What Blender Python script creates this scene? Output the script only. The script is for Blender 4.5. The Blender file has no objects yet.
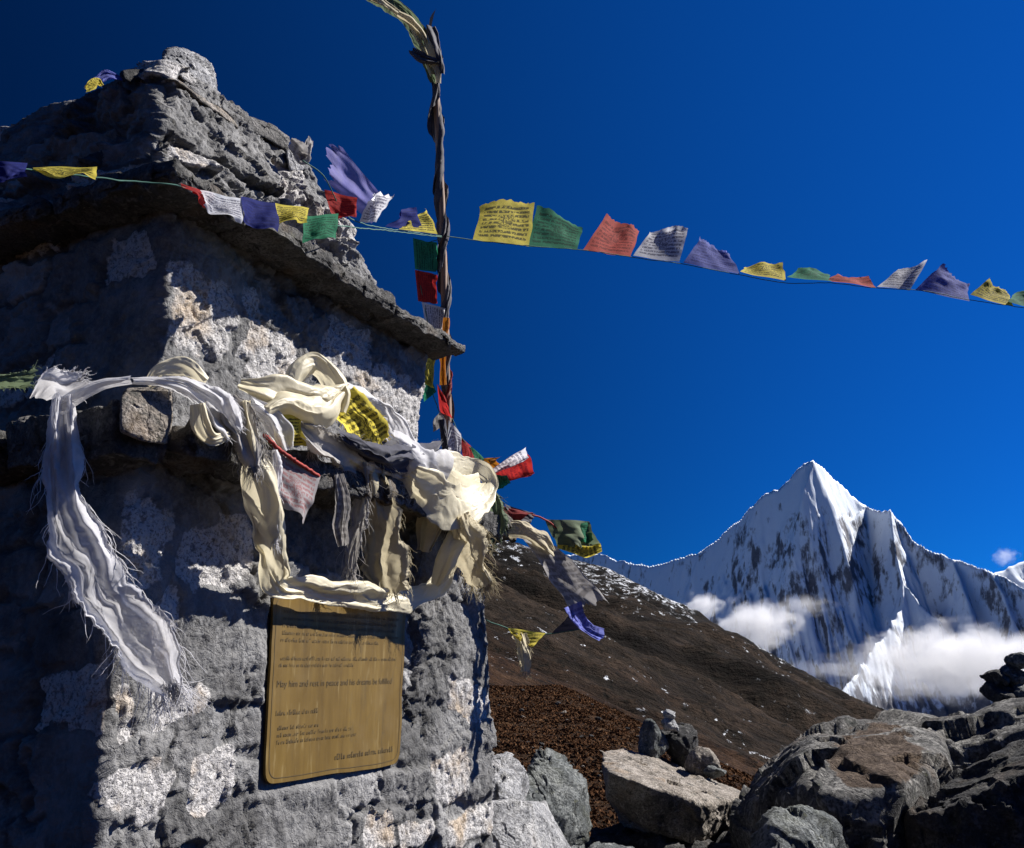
import bpy, bmesh, math, random
import numpy as np
from mathutils import Vector

C = bpy.context.scene.collection
SC = bpy.context.scene
rad = math.radians

# ------------------------------------------------------------------ camera
FPX, PITCH, CX, CY = 900.0, rad(15), 512.0, 424.0
CAM = np.array([0.0, 0.0, 1.3])
cd = bpy.data.cameras.new('camera'); cam = bpy.data.objects.new('camera', cd); C.objects.link(cam)
cam.location = CAM; cam.rotation_euler = (rad(90) + PITCH, 0, 0)
cd.sensor_fit = 'HORIZONTAL'; cd.sensor_width = 36.0; cd.lens = 36.0 * FPX / 1024.0
cd.clip_start = 0.05; cd.clip_end = 60000
SC.camera = cam

# ------------------------------------------------------------------ light
ELEV = rad(44)
SH = np.array([0.93, 0.33]); SH /= np.linalg.norm(SH)
SUN = Vector((SH[0] * math.cos(ELEV), SH[1] * math.cos(ELEV), math.sin(ELEV)))
w = bpy.data.worlds.new('World'); SC.world = w; w.use_nodes = True
nt = w.node_tree; bg = nt.nodes['Background']
sky = nt.nodes.new('ShaderNodeTexSky'); sky.sky_type = 'NISHITA'; sky.sun_disc = False
sky.sun_elevation = ELEV; sky.sun_rotation = math.atan2(SH[0], SH[1])
sky.altitude = 4800; sky.air_density = 1.0; sky.dust_density = 0.0; sky.ozone_density = 4.0
tint = nt.nodes.new('ShaderNodeMix'); tint.data_type = 'RGBA'; tint.blend_type = 'MULTIPLY'
tint.inputs['Factor'].default_value = 1.0
tint.inputs['B'].default_value = (0.04, 0.66, 1.56, 1)      # polarised deep-blue high-altitude sky
nt.links.new(sky.outputs['Color'], tint.inputs['A'])
# polarising filter: the sky is darkest at right angles to the sun
_tc = nt.nodes.new('ShaderNodeTexCoord'); _dot = nt.nodes.new('ShaderNodeVectorMath'); _dot.operation = 'DOT_PRODUCT'
nt.links.new(_tc.outputs['Generated'], _dot.inputs[0]); _dot.inputs[1].default_value = SUN
def _m(op, a, b):
    k = nt.nodes.new('ShaderNodeMath'); k.operation = op
    for i, x in enumerate((a, b)):
        if isinstance(x, (int, float)): k.inputs[i].default_value = x
        else: nt.links.new(x, k.inputs[i])
    return k.outputs[0]
_c2 = _m('MULTIPLY', _dot.outputs['Value'], _dot.outputs['Value'])
_pol = _m('SUBTRACT', 1.0, _m('MULTIPLY', _m('DIVIDE', _m('SUBTRACT', 1.0, _c2), _m('ADD', 1.0, _c2)), 0.86))
_sc = nt.nodes.new('ShaderNodeVectorMath'); _sc.operation = 'SCALE'
nt.links.new(tint.outputs['Result'], _sc.inputs[0]); nt.links.new(_pol, _sc.inputs['Scale']); nt.links.new(_sc.outputs[0], bg.inputs['Color'])
bg.inputs['Strength'].default_value = 0.05
sd = bpy.data.lights.new('sun', 'SUN'); sd.energy = 5.0; sd.angle = rad(0.53); sd.color = (1.0, 0.96, 0.9)
so = bpy.data.objects.new('sun', sd); C.objects.link(so)
so.rotation_mode = 'QUATERNION'; so.rotation_quaternion = SUN.to_track_quat('Z', 'Y')
SC.view_settings.view_transform = 'Standard'; SC.view_settings.look = 'None'
SC.view_settings.exposure = 0.9; SC.view_settings.gamma = 1.0; SC.view_settings.use_curve_mapping = False
cy = SC.cycles
cy.use_denoising = True; cy.max_bounces = 8; cy.diffuse_bounces = 1; cy.volume_bounces = 3
cy.transmission_bounces = 4; cy.transparent_max_bounces = 12; cy.volume_step_rate = 1.0; cy.volume_max_steps = 64

# ------------------------------------------------------------------ picture <-> world helpers
def ray(px, py):
    x = (px - CX) / FPX; y = -(py - CY) / FPX
    d = np.array([x, math.cos(PITCH) - y * math.sin(PITCH), math.sin(PITCH) + y * math.cos(PITCH)])
    return d
def pd(px, py, dist):                       # point at a distance from the camera
    d = ray(px, py); return CAM + d / np.linalg.norm(d) * dist
def py_(px, py, Y):                         # point at world depth Y
    d = ray(px, py); return CAM + d * (Y / d[1])
ANG = rad(27)
U = np.array([math.sin(ANG), math.cos(ANG), 0.0]); V = np.array([-math.cos(ANG), math.sin(ANG), 0.0])
ZUP = np.array([0, 0, 1.0])
O = np.array([-0.868, 2.0216, 0.0])         # near foot of the shrine
def pv(px, py, v):                          # point on the plane v = const of the shrine
    d = ray(px, py); t = ((O + V * v - CAM) @ V) / (d @ V); return CAM + d * t
def pu(px, py, u):
    d = ray(px, py); t = ((O + U * u - CAM) @ U) / (d @ U); return CAM + d * t
def uvz(u, v, z): return O + U * u + V * v + ZUP * z
def loc(P):
    q = P - O; return np.stack([q @ U, q @ V, P[..., 2]], -1)

# ------------------------------------------------------------------ noise (numpy)
def _h(ix, iy, iz, seed):
    M = np.uint32
    h = (ix.astype(np.int64) * 374761393 + iy.astype(np.int64) * 668265263 + iz.astype(np.int64) * 2147483647 * 3
         + seed * 974634777).astype(np.int64)
    h = (h & 0xFFFFFFFF).astype(np.uint64)
    h = ((h ^ (h >> np.uint64(13))) * np.uint64(1274126177)) & np.uint64(0xFFFFFFFF)
    h = ((h ^ (h >> np.uint64(16))) * np.uint64(2246822519)) & np.uint64(0xFFFFFFFF)
    h = h ^ (h >> np.uint64(15))
    return h.astype(np.float64) / 4294967295.0
def vn(p, seed=0):
    i = np.floor(p); f = p - i; i = i.astype(np.int64)
    f = f * f * f * (f * (f * 6 - 15) + 10)
    r = 0
    for a in (0, 1):
        for b in (0, 1):
            for c in (0, 1):
                wgt = (f[..., 0] if a else 1 - f[..., 0]) * (f[..., 1] if b else 1 - f[..., 1]) * (f[..., 2] if c else 1 - f[..., 2])
                r = r + wgt * _h(i[..., 0] + a, i[..., 1] + b, i[..., 2] + c, seed)
    return r * 2 - 1
def fbm(p, o=4, seed=0, gain=0.5):
    r = 0; a = 1.0; s = 0
    for k in range(o):
        r = r + a * vn(p + 17.3 * k, seed + k); s += a; a *= gain; p = p * 2.03
    return r / s * 1.5
def ridged(p, o=4, seed=0, gain=0.5):
    r = 0; a = 1.0; s = 0
    for k in range(o):
        r = r + a * (1 - np.abs(vn(p + 9.1 * k, seed + k)) * 2); s += a; a *= gain; p = p * 2.07
    return r / s
def worley(p, seed=0):
    i = np.floor(p).astype(np.int64); f1 = np.full(p.shape[:-1], 9.0); f2 = f1.copy(); cid = np.zeros(p.shape[:-1])
    for a in (-1, 0, 1):
        for b in (-1, 0, 1):
            for c in (-1, 0, 1):
                q = i + np.array([a, b, c])
                j = np.stack([_h(q[..., 0], q[..., 1], q[..., 2], seed + k) for k in (1, 2, 3)], -1)
                d = np.linalg.norm(q + j - p, axis=-1); h = _h(q[..., 0], q[..., 1], q[..., 2], seed + 7)
                n1 = d < f1
                f2 = np.where(n1, f1, np.minimum(f2, d)); cid = np.where(n1, h, cid); f1 = np.where(n1, d, f1)
    return f1, f2, cid
def sstep(a, b, x):
    t = np.clip((x - a) / (b - a), 0, 1); return t * t * (3 - 2 * t)
def terrace(x, k, sharp=6):
    y = x * k; f = np.floor(y); t = np.clip((y - f - 0.5) * sharp + 0.5, 0, 1); return (f + t) / k

def facets(p, seed=0, tilt=1.0, step=0.5):
    """broken-stone relief: every cell is a small tilted plane"""
    i = np.floor(p).astype(np.int64); f1 = np.full(p.shape[:-1], 9.0); val = np.zeros(p.shape[:-1])
    for a in (-1, 0, 1):
        for b in (-1, 0, 1):
            for c in (-1, 0, 1):
                q = i + np.array([a, b, c]); hh = [_h(q[..., 0], q[..., 1], q[..., 2], seed + k) for k in range(1, 8)]
                dv = p - q - np.stack(hh[:3], -1); d = np.linalg.norm(dv, axis=-1)
                v = tilt * (dv * (np.stack(hh[3:6], -1) * 2 - 1)).sum(-1) + step * (hh[6] - 0.5)
                n1 = d < f1; val = np.where(n1, v, val); f1 = np.where(n1, d, f1)
    return val

# ------------------------------------------------------------------ object helpers
def tag(o, label=None, cat=None, group=None, kind=None):
    if label: o['label'] = label
    if cat: o['category'] = cat
    if group: o['group'] = group
    if kind: o['kind'] = kind
    return o
def thing(name, label, cat, at, group=None):
    o = bpy.data.objects.new(name, None); C.objects.link(o); o.location = [float(x) for x in at]
    o.empty_display_size = 0.1
    return tag(o, label, cat, group)
def root_loc(o):
    p = np.zeros(3)
    while o is not None:
        p = p + np.array(o.location); o = o.parent
    return p
def mk(name, verts, faces, mat, parent=None, origin=None, smooth=True, uv=None, attrs=None):
    verts = np.asarray(verts, float).reshape(-1, 3)
    base = root_loc(parent) if parent is not None else (np.array(origin) if origin is not None else np.zeros(3))
    me = bpy.data.meshes.new(name)
    me.from_pydata((verts - base).tolist(), [], faces.tolist() if isinstance(faces, np.ndarray) else faces)
    if smooth: me.polygons.foreach_set('use_smooth', [True] * len(me.polygons))
    if uv is not None:
        ul = me.uv_layers.new(name='UVMap')
        li = np.zeros(len(me.loops), dtype=np.int32); me.loops.foreach_get('vertex_index', li)
        ul.data.foreach_set('uv', np.asarray(uv, float).reshape(-1, 2)[li].ravel())
    for k, a in (attrs or {}).items():
        at = me.attributes.new(k, 'FLOAT', 'POINT'); at.data.foreach_set('value', np.asarray(a, float).ravel())
    me.materials.append(mat); me.update()
    o = bpy.data.objects.new(name, me); C.objects.link(o)
    if parent is not None: o.parent = parent
    else: o.location = base
    return o
def grid_faces(n, m, wrap=False):           # n rows, m columns
    i = np.arange(n - 1)[:, None]; j = np.arange(m if wrap else m - 1)[None, :]
    a = i * m + j; b = i * m + (j + 1) % m; c = (i + 1) * m + (j + 1) % m; d = (i + 1) * m + j
    return np.stack([a, b, c, d], -1).reshape(-1, 4)
def crom(pts, n):                           # Catmull-Rom through rows of pts
    p = np.asarray(pts, float); p = np.vstack([2 * p[0] - p[1], p, 2 * p[-1] - p[-2]])
    t = np.linspace(0, len(p) - 3 - 1e-6, n); i = t.astype(int); f = (t - i)[:, None]
    a, b, c, d = p[i], p[i + 1], p[i + 2], p[i + 3]
    return 0.5 * (2 * b + (c - a) * f + (2 * a - 5 * b + 4 * c - d) * f ** 2 + (3 * b - a - 3 * c + d) * f ** 3)
def tube_geo(path, r, m=8):
    path = np.asarray(path, float); n = len(path); r = np.broadcast_to(r, (n,))
    T = np.gradient(path, axis=0); T /= np.linalg.norm(T, axis=1)[:, None] + 1e-9
    ref = np.array([0, 1, 0.01]) if abs(T[:, 2]).mean() > 0.8 else np.array([0, 0, 1.0])
    A = np.cross(T, ref); A /= np.linalg.norm(A, axis=1)[:, None] + 1e-9; B = np.cross(T, A)
    th = np.linspace(0, 2 * math.pi, m, endpoint=False)
    vs = path[:, None] + r[:, None, None] * (np.cos(th)[None, :, None] * A[:, None] + np.sin(th)[None, :, None] * B[:, None])
    fs = grid_faces(n, m, True).tolist() + [list(range(m))[::-1], [(n - 1) * m + k for k in range(m)]]
    return vs.reshape(-1, 3), fs
def tube(name, path, r, mat, parent=None, origin=None, m=8):
    v, f = tube_geo(path, r, m); return mk(name, v, f, mat, parent, origin)
class Geo:
    def __init__(s): s.v = []; s.f = []; s.n = 0
    def add(s, v, f):
        v = np.asarray(v).reshape(-1, 3); s.v.append(v); s.f += [[int(i) + s.n for i in q] for q in f]; s.n += len(v)
    def mk(s, *a, **k): return mk(a[0], np.vstack(s.v), s.f, *a[1:], **k)

# ------------------------------------------------------------------ materials
def mat(name):
    m = bpy.data.materials.new(name); m.use_nodes = True
    return m, m.node_tree, m.node_tree.nodes['Principled BSDF']
class N:
    """small node builder"""
    def __init__(s, nt): s.nt = nt
    def new(s, t, **k):
        n = s.nt.nodes.new(t)
        for a, v in k.items(): setattr(n, a, v)
        return n
    def put(s, inp, v):
        if hasattr(v, 'is_output') or isinstance(v, bpy.types.NodeSocket): s.nt.links.new(v, inp)
        elif isinstance(v, (tuple, list)) and inp.type == 'RGBA' and len(v) == 3: inp.default_value = (*v, 1)
        else: inp.default_value = v
    def coord(s, out='Object', scale=None):
        c = s.new('ShaderNodeTexCoord').outputs[out]
        if scale is not None:
            m = s.new('ShaderNodeMapping'); s.put(m.inputs['Vector'], c); m.inputs['Scale'].default_value = scale; c = m.outputs[0]
        return c
    def noise(s, vec, scale, detail=6, rough=0.55, dist=0.0, out='Fac'):
        n = s.new('ShaderNodeTexNoise'); s.put(n.inputs['Vector'], vec); n.inputs['Scale'].default_value = scale
        n.inputs['Detail'].default_value = detail; n.inputs['Roughness'].default_value = rough; n.inputs['Distortion'].default_value = dist
        return n.outputs[out]
    def vor(s, vec, scale, out='Distance', feature='F1', rnd=1.0):
        n = s.new('ShaderNodeTexVoronoi', feature=feature); s.put(n.inputs['Vector'], vec); n.inputs['Scale'].default_value = scale
        n.inputs['Randomness'].default_value = rnd
        return n.outputs[out]
    def ramp(s, fac, stops, interp='LINEAR'):
        n = s.new('ShaderNodeValToRGB'); n.color_ramp.interpolation = interp; s.put(n.inputs[0], fac); e = n.color_ramp.elements
        while len(e) < len(stops): e.new(0.5)
        for x, (p, c) in zip(e, stops):
            x.position = p; x.color = (c, c, c, 1) if not isinstance(c, tuple) else (*c, 1)
        return n.outputs[0]
    def mix(s, fac, a, b, mode='MIX'):
        n = s.new('ShaderNodeMix', data_type='RGBA', blend_type=mode)
        s.put(n.inputs['Factor'], fac); s.put(n.inputs['A'], a); s.put(n.inputs['B'], b); return n.outputs['Result']
    def math(s, op, a, b=0.0, clamp=False):
        n = s.new('ShaderNodeMath', operation=op, use_clamp=clamp); s.put(n.inputs[0], a); s.put(n.inputs[1], b); return n.outputs[0]
    def attr(s, name): return s.new('ShaderNodeAttribute', attribute_name=name).outputs['Fac']
    def bump(s, h, strength, dist, normal=None):
        n = s.new('ShaderNodeBump'); s.put(n.inputs['Height'], h); n.inputs['Strength'].default_value = strength
        n.inputs['Distance'].default_value = dist
        if normal is not None: s.put(n.inputs['Normal'], normal)
        return n.outputs[0]

def masonry_mat():
    m, nt, b = mat('mortared_stone'); n = N(nt); co = n.coord()
    g = n.attr('granite')
    edge = n.noise(co, 30, 6, 0.65)
    g = n.math('ADD', g, n.math('MULTIPLY', n.math('SUBTRACT', edge, 0.5), 2.0))
    g = n.ramp(g, [(0.40, 0.0), (0.72, 1.0)])
    tone = n.noise(co, 5, 5, 0.6)
    pl = n.ramp(tone, [(0.30, (0.095, 0.094, 0.094)), (0.52, (0.18, 0.177, 0.175)), (0.72, (0.31, 0.305, 0.30))])
    pl = n.mix(n.ramp(n.noise(co, 60, 4, 0.7), [(0.42, 0.0), (0.68, 0.55)]), pl, (0.30, 0.295, 0.29))
    pl = n.mix(n.ramp(n.noise(co, 4.2, 7, 0.75), [(0.50, 0.0), (0.64, 0.7)]), pl, (0.06, 0.058, 0.058))
    sp = n.ramp(n.noise(co, 150, 4, 0.65), [(0.34, 0.0), (0.48, 1.0)])
    gr = n.mix(sp, (0.19, 0.185, 0.18), (0.54, 0.52, 0.505))
    gr = n.mix(n.ramp(n.noise(co, 55, 4, 0.6), [(0.36, 0.9), (0.47, 0.0)]), gr, (0.20, 0.195, 0.20))
    gr = n.mix(n.math('MULTIPLY', n.ramp(n.noise(co, 7, 3), [(0.52, 0.0), (0.72, 1.0)]), 0.5), gr, (0.46, 0.30, 0.13))
    tn = n.new('ShaderNodeVectorMath', operation='SCALE'); nt.links.new(pl, tn.inputs[0]); nt.links.new(n.attr('tone'), tn.inputs['Scale'])
    col = n.mix(g, tn.outputs[0], gr)
    nt.links.new(col, b.inputs['Base Color']); b.inputs['Roughness'].default_value = 0.9
    b.inputs['Specular IOR Level'].default_value = 0.25
    h1 = n.noise(co, 34, 8, 0.66, 0.0); h2 = n.noise(co, 130, 4, 0.6)
    wr = n.ramp(n.vor(co, 24, feature='DISTANCE_TO_EDGE'), [(0.0, 0.0), (0.06, 1.0)])
    cr = n.ramp(n.noise(co, 11, 5, 0.5, 1.5), [(0.47, 1.0), (0.50, 0.0), (0.53, 1.0)])
    hh = n.math('ADD', h1, n.math('MULTIPLY', h2, 0.18)); hh = n.math('ADD', hh, n.math('MULTIPLY', wr, 0.06))
    wv = n.noise(co, 20, 3, 0.5, out='Color'); wp = n.new('ShaderNodeVectorMath', operation='MULTIPLY_ADD'); nt.links.new(wv, wp.inputs[0]); wp.inputs[1].default_value = (0.05, 0.05, 0.05); nt.links.new(co, wp.inputs[2])
    fx = n.new('ShaderNodeTexVoronoi', feature='F1'); nt.links.new(wp.outputs[0], fx.inputs['Vector']); fx.inputs['Scale'].default_value = 48
    sxyz = n.new('ShaderNodeSeparateXYZ'); nt.links.new(fx.outputs['Color'], sxyz.inputs[0])
    hh = n.math('ADD', hh, n.math('MULTIPLY', sxyz.outputs[0], 0.22))
    hh = n.math('ADD', hh, n.math('MULTIPLY', cr, 0.10))
    hh = n.math('ADD', hh, n.math('MULTIPLY', n.math('MULTIPLY', sp, g), 0.16))
    nt.links.new(n.bump(hh, 0.85, 0.017), b.inputs['Normal'])
    return m
def rock_mat(name, dark, mid, light, lichen=0.5, rust=(0.35, 0.22, 0.12), rustf=0.2, scale=1.0, spec=90):
    m, nt, b = mat(name); n = N(nt); co = n.coord()
    c = n.ramp(n.noise(co, 3.5 * scale, 7, 0.65), [(0.3, dark), (0.5, mid), (0.72, light)])
    c = n.mix(n.ramp(n.noise(co, spec * scale, 3, 0.65), [(0.42, 0.8), (0.52, 0.0)]), c, dark)
    c = n.mix(n.ramp(n.noise(co, spec * 0.4 * scale, 4, 0.6), [(0.55, 0.0), (0.66, 0.7)]), c, light)
    lich = n.ramp(n.noise(co, 11 * scale, 6, 0.75, 0.6), [(0.55, 0.0), (0.62, lichen)])
    c = n.mix(lich, c, (0.045, 0.048, 0.045))
    yl = n.ramp(n.noise(co, 17 * scale, 5, 0.7), [(0.62, 0.0), (0.68, 0.35 * lichen)])
    c = n.mix(yl, c, (0.22, 0.22, 0.10))
    c = n.mix(n.ramp(n.noise(co, 2.3 * scale, 4, 0.6), [(0.55, 0.0), (0.7, rustf)]), c, rust)
    nt.links.new(c, b.inputs['Base Color']); b.inputs['Roughness'].default_value = 0.92
    b.inputs['Specular IOR Level'].default_value = 0.2
    h = n.math('ADD', n.noise(co, 14 * scale, 9, 0.70, 0.0), n.math('MULTIPLY', n.noise(co, 90 * scale, 3), 0.15))
    cr = n.ramp(n.noise(co, 4.5 * scale, 5, 0.5, 1.2), [(0.475, 1.0), (0.50, 0.0), (0.525, 1.0)])
    h = n.math('ADD', h, n.math('MULTIPLY', cr, 0.12))
    nt.links.new(n.bump(h, 0.9, 0.05 / scale), b.inputs['Normal'])
    return m
def cloth_mat(name, col, trans=0.35, rough=0.7, sheen=0.0, var=0.25, weave=900, dirt=(0.25, 0.22, 0.18), dirtf=0.2, spec=0.3, thin=0.0):
    m, nt, b = mat(name); n = N(nt); co = n.coord()
    dk = tuple(x * (1 - var) for x in col)
    c = n.ramp(n.noise(co, 9, 5, 0.6), [(0.35, dk), (0.62, col)])
    c = n.mix(n.ramp(n.noise(co, 5, 6, 0.7), [(0.55, 0.0), (0.72, dirtf)]), c, dirt)
    nt.links.new(c, b.inputs['Base Color']); b.inputs['Roughness'].default_value = rough
    b.inputs['Specular IOR Level'].default_value = spec
    if sheen: b.inputs['Sheen Weight'].default_value = sheen
    h = n.math('ADD', n.math('MULTIPLY', n.noise(co, weave, 2), 0.10), n.noise(co, 30, 4, 0.5, 1.2))
    nb = n.bump(h, 0.35, 0.004); nt.links.new(nb, b.inputs['Normal'])
    tr = n.new('ShaderNodeBsdfTranslucent'); nt.links.new(c, tr.inputs['Color']); nt.links.new(nb, tr.inputs['Normal'])
    mx = n.new('ShaderNodeMixShader'); mx.inputs[0].default_value = trans
    nt.links.new(b.outputs[0], mx.inputs[1]); nt.links.new(tr.outputs[0], mx.inputs[2])
    out = mx.outputs[0]
    if thin:
        tp = n.new('ShaderNodeBsdfTransparent'); m2 = n.new('ShaderNodeMixShader'); nt.links.new(n.ramp(n.noise(co, 16, 5, 0.65), [(0.35, thin * 0.3), (0.7, min(thin * 1.7, 1))]), m2.inputs[0])
        nt.links.new(out, m2.inputs[1]); nt.links.new(tp.outputs[0], m2.inputs[2]); out = m2.outputs[0]
    nt.links.new(out, nt.nodes['Material Output'].inputs['Surface'])
    return m
def flag_mat(name, col, ink, inkf=0.6, trans=0.55):
    """printed prayer cloth: rows of tiny woodblock script round a central panel, plain hem"""
    m, nt, b = mat(name); n = N(nt); uv = n.coord('UV')
    sx = n.new('ShaderNodeSeparateXYZ'); nt.links.new(uv, sx.inputs[0]); x, y = sx.outputs[0], sx.outputs[1]
    row = n.math('FLOOR', n.math('MULTIPLY', y, 10.0)); fr = n.math('FRACT', n.math('MULTIPLY', y, 10.0))
    cb = n.new('ShaderNodeCombineXYZ'); nt.links.new(n.math('MULTIPLY', x, 26.0), cb.inputs[0])
    nt.links.new(n.math('MULTIPLY', row, 7.3), cb.inputs[1]); nt.links.new(n.math('MULTIPLY', fr, 1.6), cb.inputs[2])
    gl = n.ramp(n.noise(cb.outputs[0], 1.0, 2, 0.5), [(0.39, 0.0), (0.48, 1.0)])
    gap = n.ramp(fr, [(0.12, 0.0), (0.25, 1.0), (0.72, 1.0), (0.85, 0.0)])
    text = n.math('MULTIPLY', gl, gap)
    dx = n.math('ABSOLUTE', n.math('SUBTRACT', x, 0.5)); dy = n.math('ABSOLUTE', n.math('SUBTRACT', y, 0.5))
    inside = n.math('MULTIPLY', n.ramp(dx, [(0.42, 1.0), (0.44, 0.0)]), n.ramp(dy, [(0.40, 1.0), (0.42, 0.0)]))
    cen = n.math('MULTIPLY', n.ramp(dx, [(0.13, 1.0), (0.14, 0.0)]), n.ramp(dy, [(0.17, 1.0), (0.18, 0.0)]))
    pic = n.ramp(n.noise(uv, 22, 4, 0.7, 1.0), [(0.46, 0.0), (0.52, 1.0)])
    t = n.mix(cen, text, pic); t = n.math('MULTIPLY', n.math('MULTIPLY', t, inside), inkf)
    wear = n.ramp(n.noise(n.coord(), 14, 5, 0.65), [(0.34, tuple(v * 0.72 for v in col)), (0.62, col)])
    c = n.mix(t, wear, ink)
    nt.links.new(c, b.inputs['Base Color']); b.inputs['Roughness'].default_value = 0.8; b.inputs['Specular IOR Level'].default_value = 0.15
    nb = n.bump(n.math('ADD', n.noise(n.coord(), 22, 3), n.math('MULTIPLY', n.noise(n.coord(), 700, 2), 0.15)), 0.3, 0.004)
    nt.links.new(nb, b.inputs['Normal'])
    tr = n.new('ShaderNodeBsdfTranslucent'); nt.links.new(c, tr.inputs['Color']); nt.links.new(nb, tr.inputs['Normal'])
    mx = n.new('ShaderNodeMixShader'); mx.inputs[0].default_value = trans
    nt.links.new(b.outputs[0], mx.inputs[1]); nt.links.new(tr.outputs[0], mx.inputs[2])
    nt.links.new(mx.outputs[0], nt.nodes['Material Output'].inputs['Surface'])
    return m

M = {}
M['masonry'] = masonry_mat()
M['slab'] = rock_mat('slab_stone', (0.05, 0.049, 0.05), (0.11, 0.106, 0.10), (0.24, 0.23, 0.22), 0.5, (0.3, 0.2, 0.11), 0.3, 2.2, 60)
M['granite'] = rock_mat('granite', (0.13, 0.13, 0.135), (0.36, 0.36, 0.37), (0.58, 0.57, 0.56), 0.35, (0.42, 0.3, 0.17), 0.15, 1.6, 70)
M['boulder'] = rock_mat('lichen_boulder', (0.035, 0.035, 0.036), (0.115, 0.11, 0.105), (0.36, 0.35, 0.33), 0.8, (0.2, 0.13, 0.08), 0.3, 1.0, 60)
M['grey_rock'] = rock_mat('grey_green_rock', (0.05, 0.055, 0.055), (0.14, 0.15, 0.15), (0.32, 0.33, 0.32), 0.85, (0.2, 0.2, 0.1), 0.2, 1.3, 55)
M['tan_rock'] = rock_mat('tan_rock', (0.10, 0.09, 0.08), (0.27, 0.235, 0.20), (0.48, 0.435, 0.39), 0.8, (0.4, 0.26, 0.14), 0.35, 1.6, 70)
M['dark_shaded_rock'] = rock_mat('dark_shaded_rock', (0.02, 0.02, 0.021), (0.05, 0.049, 0.049), (0.15, 0.145, 0.14), 0.6, (0.15, 0.1, 0.06), 0.3, 1.4, 60)  # dark stone, deepened so the foreground rocks carry their shade in the colour
M['cream'] = cloth_mat('cream_silk', (0.86, 0.78, 0.57), 0.35, 0.45, 0.0, 0.08, 700, (0.45, 0.36, 0.22), 0.25, 0.45)
M['white'] = cloth_mat('white_gauze', (0.82, 0.81, 0.83), 0.40, 0.65, 0.0, 0.18, 900, (0.4, 0.38, 0.38), 0.25, 0.3, 0.10)
M['gauze'] = cloth_mat('thin_grey_white_gauze', (0.84, 0.83, 0.86), 0.40, 0.65, 0.0, 0.12, 900, (0.5, 0.48, 0.48), 0.2, 0.3, 0.26)
M['greyfur'] = cloth_mat('frayed_grey_cloth', (0.58, 0.55, 0.52), 0.35, 0.85, 0.0, 0.4, 600, (0.2, 0.18, 0.16), 0.5)
M['tan'] = cloth_mat('weathered_tan_cloth', (0.68, 0.60, 0.42), 0.35, 0.8, 0.0, 0.3, 600, (0.28, 0.22, 0.13), 0.45)
M['navy'] = cloth_mat('navy_cloth', (0.035, 0.035, 0.06), 0.1, 0.8, 0.25, 0.3, 600, (0.10, 0.10, 0.12), 0.3)
M['purple_gauze'] = cloth_mat('purple_gauze', (0.20, 0.19, 0.50), 0.45, 0.75, 0.0, 0.3, 700, (0.4, 0.38, 0.55), 0.5, 0.2, 0.2)
M['darkwrap'] = cloth_mat('dark_wrapped_cloth', (0.075, 0.07, 0.085), 0.1, 0.8, 0.2, 0.5, 500, (0.2, 0.19, 0.2), 0.5)
M['greengauze'] = cloth_mat('faded_green_cloth', (0.17, 0.22, 0.13), 0.4, 0.8, 0.0, 0.35, 600, (0.3, 0.3, 0.22), 0.4)
M['redrag'] = cloth_mat('dark_red_cloth', (0.25, 0.03, 0.03), 0.3, 0.8, 0.0, 0.3)
M['orange'] = cloth_mat('orange_cloth', (0.55, 0.20, 0.02), 0.35, 0.8)
M['f_yellow'] = flag_mat('yellow_prayer_cloth', (0.84, 0.70, 0.11), (0.07, 0.065, 0.03), 0.9)
M['f_green'] = flag_mat('green_prayer_cloth', (0.04, 0.27, 0.14), (0.008, 0.035, 0.025), 0.7)
M['f_red'] = flag_mat('red_prayer_cloth', (0.50, 0.035, 0.03), (0.12, 0.01, 0.02), 0.65)
M['f_white'] = flag_mat('white_prayer_cloth', (0.82, 0.82, 0.86), (0.08, 0.08, 0.14), 0.8)
M['f_blue'] = flag_mat('violet_blue_prayer_cloth', (0.22, 0.25, 0.66), (0.04, 0.04, 0.2), 0.6)
M['f_navy'] = flag_mat('deep_blue_prayer_cloth', (0.025, 0.035, 0.22), (0.01, 0.01, 0.05), 0.4)
M['f_brick'] = flag_mat('faded_red_prayer_cloth', (0.66, 0.12, 0.09), (0.15, 0.02, 0.02), 0.7)
M['f_grey'] = flag_mat('faded_grey_prayer_cloth', (0.42, 0.40, 0.39), (0.10, 0.09, 0.09), 0.6, 0.4)
M['f_pink'] = flag_mat('faded_pink_printed_cloth', (0.50, 0.46, 0.46), (0.35, 0.07, 0.07), 0.6, 0.4)
def simple(name, col, rough=0.8, metal=0.0):
    m, nt, b = mat(name); n = N(nt); co = n.coord()
    c = n.ramp(n.noise(co, 40, 4), [(0.3, tuple(x * 0.6 for x in col)), (0.7, col)])
    nt.links.new(c, b.inputs['Base Color']); b.inputs['Roughness'].default_value = rough; b.inputs['Metallic'].default_value = metal
    return m
M['cord'] = simple('green_cord', (0.05, 0.16, 0.12)); M['redcord'] = simple('red_cord', (0.35, 0.03, 0.02))
M['palecord'] = simple('pale_cord', (0.45, 0.42, 0.36))
def wood_mat():
    m, nt, b = mat('weathered_wood'); n = N(nt); co = n.coord('Object', (1, 1, 0.06))
    c = n.ramp(n.noise(co, 60, 6, 0.6), [(0.3, (0.10, 0.055, 0.035)), (0.5, (0.28, 0.17, 0.11)), (0.7, (0.45, 0.36, 0.28))])
    nt.links.new(c, b.inputs['Base Color']); b.inputs['Roughness'].default_value = 0.7
    nt.links.new(n.bump(n.noise(co, 90, 5), 0.5, 0.004), b.inputs['Normal']); return m
M['wood'] = wood_mat()
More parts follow.
